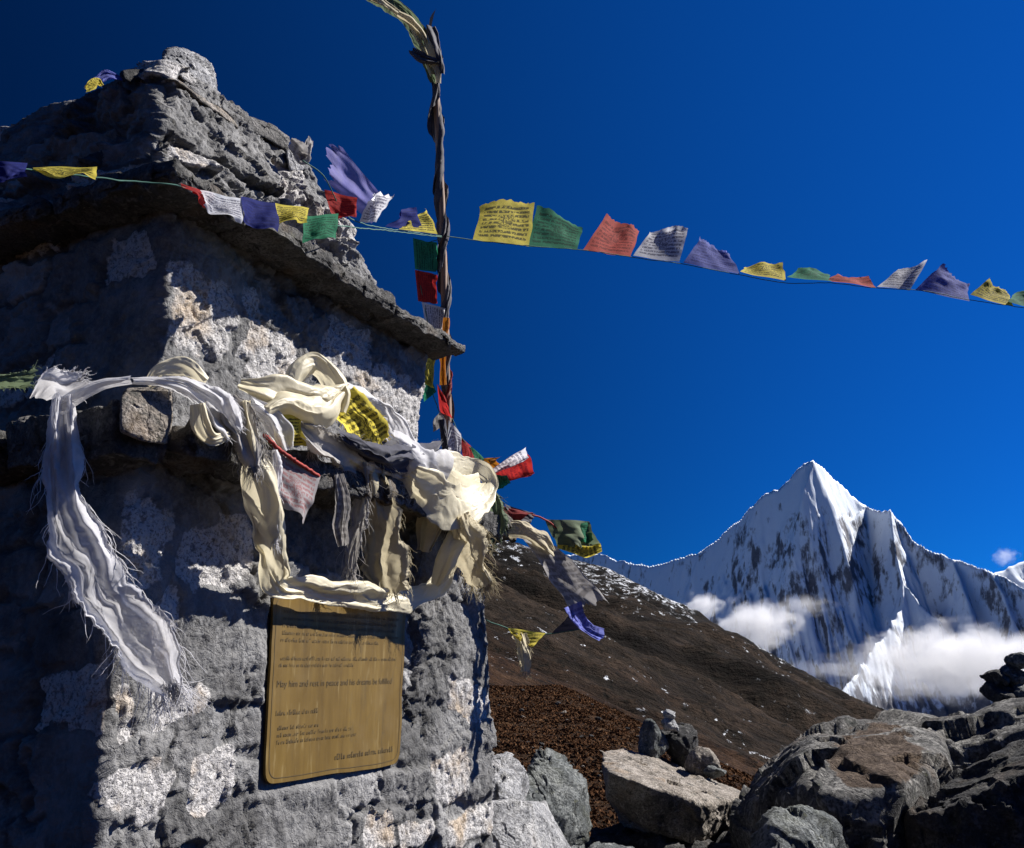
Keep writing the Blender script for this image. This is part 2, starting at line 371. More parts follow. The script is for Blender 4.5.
def brass_mat():
    m, nt, b = mat('tarnished_brass'); n = N(nt)
    st = n.coord('Object', (1, 1, 0.12)); co = n.coord()
    c = n.ramp(n.noise(st, 20, 6, 0.6), [(0.25, (0.10, 0.060, 0.014)), (0.5, (0.155, 0.095, 0.021)), (0.75, (0.215, 0.138, 0.034))])
    c = n.mix(n.ramp(n.noise(co, 7, 5, 0.65), [(0.5, 0.0), (0.72, 0.65)]), c, (0.16, 0.105, 0.035))
    c = n.mix(n.ramp(n.noise(st, 70, 3, 0.5), [(0.60, 0.0), (0.70, 0.45)]), c, (0.30, 0.22, 0.09))
    c = n.mix(n.ramp(n.noise(n.coord('Object', (1, 1, 0.25)), 16, 6, 0.7), [(0.56, 0.0), (0.72, 0.6)]), c, (0.085, 0.062, 0.03))
    c = n.mix(n.ramp(n.noise(co, 34, 5, 0.75), [(0.64, 0.0), (0.70, 0.5)]), c, (0.10, 0.075, 0.04))
    nt.links.new(c, b.inputs['Base Color']); b.inputs['Metallic'].default_value = 0.08; b.inputs['Specular IOR Level'].default_value = 0.3
    nt.links.new(n.ramp(n.noise(co, 14, 5), [(0.3, 0.42), (0.7, 0.66)]), b.inputs['Roughness'])
    nt.links.new(n.bump(n.noise(st, 40, 5), 0.25, 0.003), b.inputs['Normal']); return m
M['brass'] = brass_mat(); M['ink'] = simple('dark_engraving', (0.10, 0.064, 0.018), 0.7)

# ------------------------------------------------------------------ distant land
def ground_mat():
    m, nt, b = mat('heath_ground'); n = N(nt); co = n.coord()
    c = n.ramp(n.noise(co, 0.9, 9, 0.7), [(0.3, (0.016, 0.011, 0.008)), (0.48, (0.048, 0.025, 0.013)), (0.60, (0.085, 0.047, 0.025)), (0.75, (0.13, 0.085, 0.05))])
    c = n.mix(n.ramp(n.noise(co, 9, 6, 0.75), [(0.45, 0.8), (0.56, 0.0)]), c, (0.022, 0.016, 0.012))
    nt.links.new(c, b.inputs['Base Color']); b.inputs['Roughness'].default_value = 1.0; b.inputs['Specular IOR Level'].default_value = 0.05
    h = n.math('ADD', n.noise(co, 2.2, 10, 0.7), n.math('MULTIPLY', n.noise(co, 16, 5, 0.7), 0.25))
    nt.links.new(n.bump(h, 1.0, 0.35), b.inputs['Normal']); return m
def hill_mat():
    m, nt, b = mat('hillside_scrub'); n = N(nt); co = n.coord()
    # streaks run down the fall line (object x falls, y mildly)
    mp = n.new('ShaderNodeMapping'); nt.links.new(co, mp.inputs['Vector']); mp.inputs['Rotation'].default_value = (0, 0, rad(18)); mp.inputs['Scale'].default_value = (0.28, 1.0, 0.3)
    st = mp.outputs[0]
    c = n.ramp(n.noise(st, 0.045, 9, 0.68, 0.7), [(0.40, (0.010, 0.008, 0.007)), (0.5, (0.027, 0.020, 0.015)), (0.62, (0.048, 0.034, 0.025))])
    c = n.mix(n.ramp(n.noise(co, 0.25, 6, 0.7), [(0.42, 0.65), (0.58, 0.0)]), c, (0.009, 0.008, 0.007))
    up = n.attr('upper')
    c = n.mix(n.math('MULTIPLY', up, n.ramp(n.noise(co, 0.3, 4, 0.6), [(0.4, 0.3), (0.6, 1.0)])), c, (0.016, 0.0165, 0.0175))
    th = n.math('ADD', n.noise(co, 0.33, 5, 0.75), n.math('MULTIPLY', up, 0.115))
    spot = n.ramp(th, [(0.635, 0.0), (0.655, 1.0)])
    c = n.mix(n.math('MULTIPLY', spot, n.ramp(n.noise(co, 0.02, 3), [(0.42, 0.0), (0.52, 1.0)])), c, (0.6, 0.62, 0.66))
    lw = n.math('ADD', n.attr('lower'), n.math('MULTIPLY', n.math('SUBTRACT', n.noise(st, 0.05, 7, 0.7), 0.5), 1.4))
    c = n.mix(n.ramp(lw, [(0.55, 0.0), (1.0, 0.85)]), c, n.ramp(n.noise(co, 0.5, 8, 0.75), [(0.38, (0.016, 0.010, 0.008)), (0.55, (0.055, 0.029, 0.016)), (0.68, (0.10, 0.056, 0.032))]))
    c = n.mix(n.ramp(n.noise(co, 0.7, 4, 0.7), [(0.36, 0.85), (0.44, 0.0)]), c, (0.007, 0.007, 0.006))
    sn = n.attr('snow')
    c = n.mix(n.ramp(n.math('ADD', sn, n.math('MULTIPLY', n.math('SUBTRACT', n.noise(co, 0.5, 6, 0.8), 0.5), 3.2)), [(1.0, 0.0), (1.06, 1.0)]), c, (0.8, 0.8, 0.82))
    nt.links.new(c, b.inputs['Base Color']); b.inputs['Roughness'].default_value = 1.0; b.inputs['Specular IOR Level'].default_value = 0.05
    h = n.math('ADD', n.noise(st, 0.08, 9, 0.7), n.math('MULTIPLY', n.noise(co, 0.5, 5, 0.7), 0.3))
    nt.links.new(n.bump(h, 0.9, 6.0), b.inputs['Normal']); return m
def mountain_mat():
    m, nt, b = mat('snow_and_rock'); n = N(nt); co = n.coord()
    sn = n.attr('snow')
    st = n.coord('Object', (1.0, 0.5, 0.22))
    f = n.math('ADD', sn, n.math('MULTIPLY', n.math('SUBTRACT', n.noise(st, 0.012, 8, 0.7, 0.4), 0.5), 1.35))
    f = n.math('ADD', f, n.math('MULTIPLY', n.math('SUBTRACT', n.noise(co, 0.004, 6, 0.65), 0.5), 0.9))
    f = n.math('ADD', f, n.math('MULTIPLY', n.math('SUBTRACT', n.noise(n.coord('Object', (1.0, 0.6, 0.10)), 0.03, 6, 0.7, 0.2), 0.5), 0.9))
    f = n.ramp(f, [(0.29, 0.0), (0.50, 1.0)])
    rk = n.ramp(n.noise(co, 0.02, 6, 0.7), [(0.3, (0.08, 0.088, 0.11)), (0.7, (0.21, 0.205, 0.22))])  # bluish tint puts the distance haze into the rock colour
    c = n.mix(f, rk, (0.78, 0.84, 0.92))
    nt.links.new(c, b.inputs['Base Color']); b.inputs['Roughness'].default_value = 0.85; b.inputs['Specular IOR Level'].default_value = 0.1
    h = n.math('ADD', n.noise(st, 0.02, 9, 0.68), n.math('MULTIPLY', n.noise(co, 0.05, 5, 0.7), 0.3))
    nt.links.new(n.bump(h, 0.7, 6.0), b.inputs['Normal']); return m

# ground plateau round the shrine, falling away on its far side
def ground_height(x, y):
    p = np.stack([x, y, np.zeros_like(x)], -1)
    r = np.hypot(x, y)
    base = -0.0 + 0.25 * fbm(p * 0.10, 4, 3) * sstep(6, 20, r) + 0.05 * fbm(p * 0.9, 4, 5)
    edge = 60 - 0.2 * x + 7 * fbm(p * 0.03, 3, 8)
    fall = np.maximum(y - edge, 0)
    right = np.maximum(x - 1.4 - 0.02 * y + 0.5 * fbm(p * 0.2, 3, 9), 0)
    return base - fall ** 1.25 * 0.09 - right ** 1.1 * 0.36 * sstep(3, 9, y) - 0.30 * sstep(3, 9, y) * np.maximum(x, 0) * 0
xs = np.sign(np.linspace(-1, 1, 280)) * np.abs(np.linspace(-1, 1, 280)) ** 2.2 * 220 + 6
ys = np.concatenate([np.linspace(-120, 0, 40)[:-1], np.linspace(0, 1, 260) ** 1.7 * 170])
gx, gy = np.meshgrid(xs, ys)
gz = ground_height(gx, gy)
o = mk('ground', np.stack([gx, gy, gz], -1), grid_faces(*gx.shape), ground_mat()); tag(o, kind='structure')

# hillside spur falling to the right
sil = np.array([(300, 432), (400, 482), (487, 536), (560, 556), (600, 566), (640, 586), (700, 620), (760, 653), (800, 676), (865, 712), (930, 752), (1010, 800)], float)
YC = 520.0
cr3 = np.array([py_(a, b, YC) for a, b in sil])
def crest(x): return np.interp(x, cr3[:, 0], cr3[:, 2], left=None, right=None)
hx = np.linspace(-330, 330, 420); hy = np.concatenate([np.linspace(55, 200, 110)[:-1], np.linspace(200, YC + 40, 190), np.linspace(YC + 42, 900, 40)])
HX, HY = np.meshgrid(hx, hy)
p = np.stack([HX, HY, 0 * HX], -1)
czz = np.interp(HX, cr3[:, 0], cr3[:, 2]) + np.where(HX < cr3[0, 0], (cr3[0, 0] - HX) * 0.40, 0)
k = (HY - 60) / (YC - 60)
low = -3.5 - 0.42 * HX                     # foot of the slope
k2 = np.clip(k, 0, 1)
HZ = low * (1 - k2) + czz * k2
HZ = np.where(k > 1, czz - (HY - YC) * 0.55, HZ)
rot = rad(20)
q = np.stack([(HX * math.cos(rot) - HY * math.sin(rot)) * 0.25, HX * math.sin(rot) + HY * math.cos(rot), 0 * HX], -1)
amp = sstep(60, 160, HY)
fade = 1 - 0.75 * sstep(430, YC, HY)
HZ = HZ + ((ridged(q * 0.028, 5, 21) - 0.56) * 9.0 + fbm(p * 0.05, 5, 22) * 2.2) * amp * fade + fbm(p * 0.25, 3, 23) * 0.7 * amp
upper = sstep(0.38, 0.80, k + 0.10 * fbm(p * 0.02, 3, 30) - np.maximum(HX - 40, 0) * 0.0016)
snow = np.zeros_like(HX)
def proj(P):
    d = P - CAM; cyy = d[..., 1] * math.cos(PITCH) + d[..., 2] * math.sin(PITCH); cz = -d[..., 1] * math.sin(PITCH) + d[..., 2] * math.cos(PITCH)
    return CX + FPX * d[..., 0] / cyy, CY - FPX * cz / cyy
HP = np.stack([HX, HY, HZ], -1)
hpx, hpy = proj(HP)
for (sx, sy_, rx, ry) in ((668, 618, 26, 6), (690, 628, 12, 4), (498, 640, 16, 6), (735, 709, 9, 4), (560, 678, 5, 3), (612, 668, 5, 3), (640, 592, 14, 4)):
    snow = np.maximum(snow, (1 - ((hpx - sx) / rx) ** 2 - ((hpy - sy_ - (hpx - sx) * 0.25) / ry) ** 2) * (HY < YC))
o = mk('hillside', HP, grid_faces(*HX.shape), hill_mat(), attrs={'upper': upper, 'snow': np.clip(snow, 0, 1), 'lower': 1 - sstep(0.0, 0.34, k)}); tag(o, kind='structure')

# valley floor to the horizon
vs = np.array([(-9000, -200, -420), (9000, -200, -420), (9000, 10800, -420), (-9000, 10800, -420)], float)
o = mk('valley_floor', vs, [[0, 1, 2, 3]], simple('valley_scrub', (0.07, 0.06, 0.05), 1.0), smooth=False); tag(o, kind='structure')

# the snow mountain: height = highest of the flanks that fall from its ridges
def ridge3(pts): return np.array([py_(a, b, Y) for a, b, Y in pts])
sky_r = ridge3([(520, 556, 9053), (600, 553, 8293), (625, 561, 8080), (650, 566, 7818), (680, 557, 7513), (700, 551, 7323), (712, 543, 7189), (725, 531, 7060), (740, 518, 6893),
                (754, 503, 6750), (765, 493, 6700), (780, 488, 6600), (795, 472, 6500), (804, 463, 6440), (813, 458, 6400), (825, 469, 6440), (840, 483, 6480), (853, 496, 6500),
                (866, 505, 6490), (878, 510, 6390), (890, 509, 6230), (901, 522, 6190), (914, 540, 6120), (930, 549, 6020), (945, 554, 5930), (960, 559, 5830),
                (980, 567, 5700), (1005, 575, 5560), (1024, 586, 5450), (1060, 604, 5300), (1120, 630, 5100)])
spurs = [
    (3.2, ridge3([(813, 458, 6400), (809, 472, 6360), (806, 486, 6325), (813, 500, 6290), (822, 514, 6255)])),
    (3.4, ridge3([(866, 505, 6490), (852, 517, 6370), (838, 519, 6300), (822, 514, 6255)])),
    (2.6, ridge3([(890, 509, 6230), (893, 530, 6130), (897, 556, 6020), (903, 582, 5900), (900, 604, 5790), (886, 628, 5660), (866, 655, 5500), (842, 690, 5280)])),
    (2.2, ridge3([(903, 582, 5900), (921, 603, 5760), (938, 618, 5670)])),
    (3.0, ridge3([(765, 493, 6700), (771, 503, 6650), (777, 515, 6600), (780, 530, 6540)])),
    (2.4, ridge3([(952, 556, 5880), (958, 574, 5770), (966, 598, 5640), (972, 622, 5520)])),
    (2.4, ridge3([(990, 570, 5640), (1003, 592, 5510), (1010, 616, 5390)])),
    (2.4, ridge3([(700, 551, 7320), (706, 562, 7240), (712, 576, 7140)])),
]
mx_ = np.arange(150, 4300, 9.0); my_ = np.arange(4700, 9200, 9.0)
MX, MY = np.meshgrid(mx_, my_); P2 = np.stack([MX, MY], -1)
p3 = np.stack([MX, MY, 0 * MX], -1)
wx = fbm(p3 * 0.0016, 4, 41) * 120; wy = fbm(p3 * 0.0016 + 50, 4, 42) * 60
Q = P2 + np.stack([wx * 0.25, wy * 0.3], -1)
Q0 = P2
def seg_height(R, steep, soft, QQ, fl):
    best = np.full(MX.shape, -1e9)
    for a, b in zip(R[:-1], R[1:]):
        ab = b[:2] - a[:2]; t = np.clip(((QQ - a[:2]) @ ab) / (ab @ ab), 0, 1)
        c = a[:2] + t[..., None] * ab; dv = QQ - c; dist = np.hypot(dv[..., 0], dv[..., 1]); zr = a[2] + t * (b[2] - a[2])
        best = np.maximum(best, zr - steep * dist * (1 + fl) / (1 + dist / soft))
    return best
flute = fbm(np.stack([MX * 0.011, MY * 0.0016, 0 * MX], -1), 4, 51) * 0.14
near0 = np.full(MX.shape, 1e9)
for a, b in zip(sky_r[:-1], sky_r[1:]):
    ab = b[:2] - a[:2]; t = np.clip(((P2 - a[:2]) @ ab) / (ab @ ab), 0, 1); c = a[:2] + t[..., None] * ab
    near0 = np.minimum(near0, np.hypot(*(np.moveaxis(P2 - c, -1, 0))))
MZ = seg_height(sky_r, 3.1, 2600, Q0, flute * 0.8 * sstep(20, 200, near0))
for stp, R in spurs:
    MZ = np.maximum(MZ, seg_height(R, stp, 2200, P2 + (Q - P2) * sstep(20, 200, near0)[..., None], flute * sstep(20, 200, near0)))
MZ = np.maximum(MZ, -260 + 60 * fbm(p3 * 0.003, 4, 77) - (6000 - MY) * 0.06)
near = np.full(MX.shape, 1e9)
for a, b in zip(sky_r[:-1], sky_r[1:]):
    ab = b[:2] - a[:2]; t = np.clip(((P2 - a[:2]) @ ab) / (ab @ ab), 0, 1); c = a[:2] + t[..., None] * ab
    near = np.minimum(near, np.hypot(*(np.moveaxis(P2 - c, -1, 0))))
amp = 0.42 + 0.58 * sstep(20, 200, near)
rib = ridged(np.stack([(MX - 0.3 * MY) * 0.010, MY * 0.0022, 0 * MX], -1), 5, 61) + 0.5 * ridged(np.stack([(MX - 0.3 * MY) * 0.026, MY * 0.004, 0 * MX], -1), 4, 65)
MZ = MZ + amp * (rib * 29 + ridged(p3 * 0.008, 5, 62) * 24 + fbm(p3 * 0.02, 4, 63) * 12 + fbm(p3 * 0.06, 2, 64) * 3) - 28 * amp
gyz, gxz = np.gradient(MZ, my_, mx_)
slope = np.hypot(gyz, gxz)
snowm = np.clip(0.98 - slope * 0.17, 0, 1)
mpx, mpy = proj(np.stack([MX, MY, MZ], -1))
snowm = snowm + 0.35 * sstep(540, 480, mpy) * (MX > 0) + 0.15 * sstep(760, 700, mpx)
snowm = snowm * (0.40 + 0.60 * sstep(-215, -60, MZ + 40 * fbm(p3 * 0.004, 3, 95)))
mtn = mk('mountain', np.stack([MX, MY, MZ], -1), grid_faces(*MX.shape), mountain_mat(), attrs={'snow': snowm}); tag(mtn, kind='structure')
# a further ridge at the right edge
fr = ridge3([(940, 600, 9300), (965, 585, 9300), (985, 575, 9300), (1000, 570, 9300), (1012, 566, 9300), (1026, 560, 9300), (1050, 552, 9300), (1090, 560, 9300), (1150, 590, 9300)])
fx = np.arange(3800, 7200, 25.0); fy = np.arange(8300, 9800, 25.0); MX, MY = np.meshgrid(fx, fy); P2 = np.stack([MX, MY], -1); p3 = np.stack([MX, MY, 0 * MX], -1)
FZ = seg_height(fr, 1.0, 3000, P2, 0.2 * fbm(p3 * 0.008, 4, 71)) + ridged(p3 * 0.006, 4, 72) * 40 - 20
o = mk('far_mountain', np.stack([MX, MY, FZ], -1), grid_faces(*MX.shape), bpy.data.materials['snow_and_rock'], attrs={'snow': np.full(MX.shape, 0.75)}); tag(o, kind='structure')

# ------------------------------------------------------------------ clouds round the foot of the mountain
def cloud_mat(name, dens, cut, sc, stretch=(1, 1, 1)):
    m = bpy.data.materials.new(name); m.use_nodes = True; nt = m.node_tree; n = N(nt)
    nt.nodes.remove(nt.nodes['Principled BSDF'])
    co = n.coord('Object')
    vl = n.new('ShaderNodeVectorMath', operation='LENGTH'); nt.links.new(co, vl.inputs[0])
    fall = n.math('SUBTRACT', 1.0, vl.outputs['Value'])
    nz = n.noise(n.coord('Object', stretch), sc, 6, 0.6, 0.3)
    d = n.math('ADD', n.math('MULTIPLY', fall, 0.9), n.math('MULTIPLY', n.math('SUBTRACT', nz, 0.5), 1.7))
    d = n.math('MULTIPLY', n.ramp(d, [(cut, 0.0), (min(cut + 0.35, 1), 1.0)]), dens)
    v = n.new('ShaderNodeVolumePrincipled'); v.inputs['Color'].default_value = (0.97, 0.97, 0.98, 1); v.inputs['Anisotropy'].default_value = 0.2
    nt.links.new(d, v.inputs['Density']); nt.links.new(v.outputs[0], nt.nodes['Material Output'].inputs['Volume'])
    m.cycles.volume_sampling = 'MULTIPLE_IMPORTANCE'; 
    try: m.cycles.volume_step_rate = 1.0
    except Exception: pass
    return m
def cloud(px, py, Y, rx, ry, rz, label, dens, cut, sc, stretch=(1, 1, 1)):
    bm = bmesh.new(); bmesh.ops.create_icosphere(bm, subdivisions=3, radius=1.0)
    me = bpy.data.meshes.new('cloud'); bm.to_mesh(me); bm.free(); me.materials.append(cloud_mat('cloud_vapour', dens, cut, sc, stretch))
    o = bpy.data.objects.new('cloud', me); C.objects.link(o); o.location = py_(px, py, Y); o.scale = (rx, ry, rz)
    tag(o, label, 'cloud', 'clouds round the foot of the mountain')
HAVE_CLOUDS = True
if HAVE_CLOUDS:
    cloud(703, 606, 4300, 110, 90, 80, 'small white cloud just above the dark hill slope, smallest of the low ones', 0.014, 0.2, 1.7)
    cloud(755, 626, 4300, 240, 160, 160, 'soft white cloud drifting in the middle of the snow face above the slope', 0.013, 0.22, 1.7)
    cloud(800, 606, 4500, 200, 120, 90, 'thin wispy veil of cloud trailing off the middle of the snow face', 0.004, 0.30, 1.6)
    cloud(965, 660, 4100, 620, 260, 215, 'broad bank of white cloud filling the valley behind the right cairn', 0.0085, 0.24, 2.6, (1.6, 1, 0.9))
    cloud(930, 672, 4600, 800, 240, 150, 'thin veil of mist lying low over the foot of the snow mountain', 0.0022, 0.2, 2.2, (1.5, 1, 1))
    cloud(1005, 556, 9000, 170, 120, 130, 'tiny cloud wisp over the far ridge beside the edge of the sky', 0.004, 0.33, 1.6)

# ------------------------------------------------------------------ rocks
_ico = {}
def ico(s):
    if s not in _ico:
        bm = bmesh.new(); bmesh.ops.create_icosphere(bm, subdivisions=s, radius=1.0)
        _ico[s] = (np.array([v.co[:] for v in bm.verts]), [[v.index for v in f.verts] for f in bm.faces]); bm.free()
    return _ico[s]
def hull_planes(pts):
    bm = bmesh.new()
    for q in pts: bm.verts.new([float(x) for x in q])
    bmesh.ops.convex_hull(bm, input=bm.verts); bm.normal_update()
    pl = [(np.array(f.normal[:]), float(np.array(f.normal[:]) @ np.array(f.verts[0].co[:]))) for f in bm.faces if f.calc_area() > 1e-9]
    bm.free(); return pl
def rock_geo(pts, seed=0, sub=6, rough=0.06, pw=16):
    pts = np.asarray(pts, float); c = pts.mean(0); hs = np.maximum(np.ptp(pts, axis=0) / 2, 1e-3)
    loc_ = (pts - c) / hs
    pl = hull_planes(loc_); D, F = ico(sub)
    s = 0
    cc = np.zeros(3)
    for nrm, d in pl:
        if d < 0: nrm, d = -nrm, -d
        s = s + np.maximum(D @ nrm / max(d, 1e-3), 0) ** pw
    r = s ** (-1.0 / pw)
    X = D * r[:, None] * hs
    L = float(np.cbrt(np.prod(hs)))
    q = (X + c) / L + seed * 3.17
    nrm = X / hs ** 2; nrm /= np.linalg.norm(nrm, axis=1)[:, None]
    wq = q + 0.08 * np.stack([fbm(q * 4, 3, seed + 41), fbm(q * 4, 3, seed + 42), fbm(q * 4, 3, seed + 43)], -1)
    h = fbm(q * 1.1, 5, seed) * 0.7 + facets(wq * 1.4, seed + 51, 1.9, 0.22) * 1.3 + facets(wq * 3.8, seed + 52, 1.6, 0.35) * 0.5 + facets(wq * 9, seed + 53, 1.3, 0.5) * 0.18 + fbm(q * 9, 4, seed + 9) * 0.25
    X = X + nrm * (h * rough * L)[:, None]
    return X + c, F
def rock(name, label, cat, pts, mt, seed=0, sub=6, rough=0.06, pw=16, group=None, parent=None, foot=None):
    if foot is not None:
        pts = np.asarray(pts); lo = pts[pts[:, 2] < np.median(pts[:, 2])]; pts = np.vstack([pts, np.column_stack([lo[:, :2], np.full(len(lo), foot)])])
    X, F = rock_geo(pts, seed, sub, rough, pw)
    if parent is not None: return mk(name, X, F, mt, parent)
    base = np.array([*pts_mean_xy(pts), X[:, 2].min()])
    o = mk(name, X, F, mt, origin=base); return tag(o, label, cat, group)
def pts_mean_xy(p): p = np.asarray(p); return p[:, :2].mean(0)
def blob(cpos, dims, seed, n=14):           # random facetted hull points round a centre
    r = np.random.RandomState(seed); d = r.normal(size=(n, 3)); d /= np.linalg.norm(d, axis=1)[:, None]
    return np.array(cpos) + d * np.array(dims) / 2 * (0.85 + 0.3 * r.rand(n, 1))
def prism(front, Y, back, dz=0.0, low=None):
    """hull points from an outline in the picture at depth Y, its far side 'back' metres further"""
    a = np.array([py_(x, y, Y) for x, y in front]); b = a + np.array([0, back, 0]) + np.array([0, 0, dz])
    return np.vstack([a, b])

# big boulders in front of the valley
def P3(l): return np.array([py_(a, b, Y) for a, b, Y in l])
bl = rock('boulder', 'large lichen-covered boulder with a worn brown hollow in its sunlit top', 'boulder',
     P3([(733, 812, 5.7), (752, 776, 5.8), (778, 752, 5.9), (804, 732, 5.5), (803, 752, 4.9), (798, 782, 4.5), (806, 727, 5.7), (828, 717, 5.9), (868, 711, 6.2), (928, 712, 6.1), (942, 724, 5.6), (830, 797, 4.35), (900, 790, 4.4), (935, 770, 4.8), (955, 760, 5.4),
         (800, 850, 4.75), (900, 850, 4.75), (745, 850, 5.8), (960, 850, 5.0), (850, 930, 4.9), (960, 740, 6.6), (790, 750, 6.6), (740, 900, 6.0), (960, 900, 6.4)]), M['boulder'], 3, 7, 0.04, 40, foot=-0.6)
rock('boulder', 'long dark boulder with sunlit crest sloping up beneath the tall cairn', 'boulder',
     P3([(915, 736, 5.3), (938, 722, 5.5), (962, 714, 5.8), (1000, 708, 6.0), (1060, 694, 5.8), (1100, 684, 5.5), (1100, 706, 5.1), (1020, 728, 5.2), (960, 736, 5.2), (925, 790, 5.3), (905, 900, 5.4), (1120, 900, 5.4),
         (1000, 850, 5.35), (960, 720, 7.0), (1120, 690, 7.5), (940, 850, 6.5), (1100, 850, 7)]), M['boulder'], 8, 7, 0.045, 36, foot=-0.7)
rock('boulder', 'boulder darkened in colour for its shadow in the lower corner below the long dark boulder', 'boulder',
     P3([(905, 806, 4.4), (940, 782, 4.45), (985, 756, 4.5), (1030, 738, 4.5), (1090, 722, 4.4), (1150, 750, 4.2), (1090, 900, 4.2), (960, 900, 4.3), (900, 870, 4.4), (930, 810, 4.25), (1000, 768, 4.25), (1080, 740, 4.15), (1000, 760, 4.9), (1120, 730, 4.9), (930, 900, 4.8), (1130, 900, 4.8)]), M['dark_shaded_rock'], 12, 7, 0.05, 36, foot=-0.6)
rock('rock', 'rough grey-green rock at the foot of the hollowed boulder', 'rock',
     P3([(752, 850, 3.5), (768, 818, 3.45), (800, 800, 3.6), (822, 803, 3.7), (838, 835, 3.6), (842, 870, 3.4), (790, 900, 3.2), (750, 900, 3.4), (780, 815, 4.0), (830, 830, 4.0), (760, 900, 3.9), (840, 900, 3.9)]), M['grey_rock'], 15, 6, 0.07, foot=-0.4)
rock('rock_slab', 'flat pale slab with sunlit top tilted beside the small cairn', 'rock',
     P3([(601, 752, 6.9), (600, 762, 6.2), (640, 752, 7.3), (690, 770, 7.3), (744, 791, 6.8), (742, 800, 6.3), (702, 806, 5.9), (652, 788, 5.7), (610, 770, 5.8), (604, 800, 5.95), (650, 830, 5.85), (700, 845, 6.0), (740, 825, 6.4), (640, 850, 7.0), (700, 850, 7.1)]), M['tan_rock'], 18, 7, 0.035, 36)
rock('rock', 'speckled grey-blue rock standing behind the white block by the shrine', 'rock',
     P3([(521, 775, 5.0), (530, 757, 5.2), (556, 748, 5.3), (570, 765, 5.2), (579, 785, 5.1), (570, 812, 4.9), (545, 820, 4.8), (525, 812, 4.8), (540, 760, 5.9), (575, 780, 5.9), (530, 850, 5.0), (575, 850, 5.3), (540, 850, 5.8)]), M['grey_rock'], 22, 6, 0.085, 30, foot=-0.4)
rock('rock', 'rounded white granite rock wedged against the shrine corner', 'rock',
     P3([(480, 770, 4.5), (496, 756, 4.6), (515, 757, 4.7), (526, 772, 4.7), (522, 798, 4.5), (500, 810, 4.4), (475, 810, 4.4), (500, 756, 5.2), (524, 775, 5.2), (480, 850, 4.6), (520, 850, 4.8), (490, 850, 5.2)]), M['granite'], 25, 6, 0.085, 30, foot=-0.4)
rock('rock', 'angular white granite block lowest beside the shrine wall', 'rock',
     P3([(470, 803, 4.25), (500, 801, 4.3), (530, 804, 4.25), (546, 801, 4.7), (571, 848, 4.55), (566, 880, 4.6), (531, 850, 4.12), (480, 850, 4.05), (470, 890, 4.1), (545, 890, 4.2), (500, 802, 5.0), (540, 802, 5.0), (566, 850, 4.9), (470, 802, 5.0)]), M['granite'], 28, 7, 0.022, 120)
rock('rock', 'low dark rock peeping up between white block and pale slab', 'rock',
     P3([(575, 850, 4.4), (600, 843, 4.4), (632, 845, 4.4), (640, 870, 4.3), (600, 900, 4.1), (560, 890, 4.2), (600, 842, 5.0), (640, 860, 5), (570, 900, 5)]), M['grey_rock'], 31, 5, 0.06, foot=-0.4)
rock('rock', 'rock coloured dark for the shade in the gap between pale slab and hollowed boulder', 'rock',
     P3([(580, 838, 5.9), (610, 830, 6.1), (650, 832, 6.4), (700, 838, 6.4), (748, 836, 6.2), (770, 866, 5.6), (640, 856, 5.9), (600, 870, 5.7), (585, 900, 5.7), (770, 900, 5.6), (600, 830, 6.8), (740, 836, 6.9)]), M['dark_shaded_rock'], 34, 6, 0.07, foot=-0.4)  # dark colour stands for the cavity shade under the slab

# brown soil and gravel caught in the hollow: a material on the boulder itself
_soil = M['boulder'].copy(); _soil.name = 'lichen_boulder_with_soil'; _n = N(_soil.node_tree); _b = _soil.node_tree.nodes['Principled BSDF']
_old = _b.inputs['Base Color'].links[0].from_socket; _co = _n.coord()
_a = _n.math('ADD', _n.attr('soil'), _n.math('MULTIPLY', _n.math('SUBTRACT', _n.noise(_co, 9, 6, 0.7), 0.5), 1.1))
_sc = _n.ramp(_n.noise(_co, 30, 6, 0.75), [(0.35, (0.035, 0.024, 0.018)), (0.55, (0.10, 0.072, 0.053)), (0.7, (0.2, 0.16, 0.125))])
_soil.node_tree.links.new(_n.mix(_n.ramp(_a, [(0.38, 0.0), (0.5, 1.0)]), _old, _sc), _b.inputs['Base Color'])
bl.data.materials[0] = _soil
_v = np.array([v.co[:] for v in bl.data.vertices]) + np.array(bl.location); _px, _py = proj(_v)
_at = bl.data.attributes.new('soil', 'FLOAT', 'POINT'); _at.data.foreach_set('value', np.clip(1.1 - (np.abs((_px - 878) / 52) ** 2.5 + np.abs((_py - 758) / 36) ** 2.5) + 0.6 * fbm(_v * 4.0, 4, 91), 0, 1) * (_v[:, 2] > 0.3))

# small cairn left, taller cairn right: every stone lifts off
CG = 'stones of the small cairn behind the pale slab'
def cs(px, py, Y, w_, h_, d_, label, mt, seed, group):
    c = py_(px, py, Y); s = Y / 932 * 1.0
    r = np.random.RandomState(seed); n = 18; d = r.normal(size=(n, 3)); d /= np.linalg.norm(d, axis=1)[:, None]
    pts = c + d * np.array([w_ * s, d_, h_ * s]) / 2 * (1.12 + 0.3 * r.rand(n, 1))
    rock('cairn_stone', label, 'stone', pts, mt, seed, 5, 0.05, 14, group)
cs(655, 742, 7.2, 28, 44, 0.26, 'tall leaning grey stone forming the side of the small cairn', M['grey_rock'], 51, CG)
cs(679, 747, 7.3, 40, 42, 0.3, 'dark shaded stone filling the middle of the small cairn', M['dark_shaded_rock'], 52, CG)
cs(698, 762, 6.95, 34, 26, 0.24, 'tan sunlit stone lying at the foot of the small cairn', M['tan_rock'], 53, CG)
cs(671, 725, 7.2, 19, 14, 0.13, 'pale stone second from the top of the small cairn', M['granite'], 54, CG)
cs(669, 715, 7.2, 12, 9, 0.09, 'bright white pebble topping the small cairn', M['granite'], 55, CG)
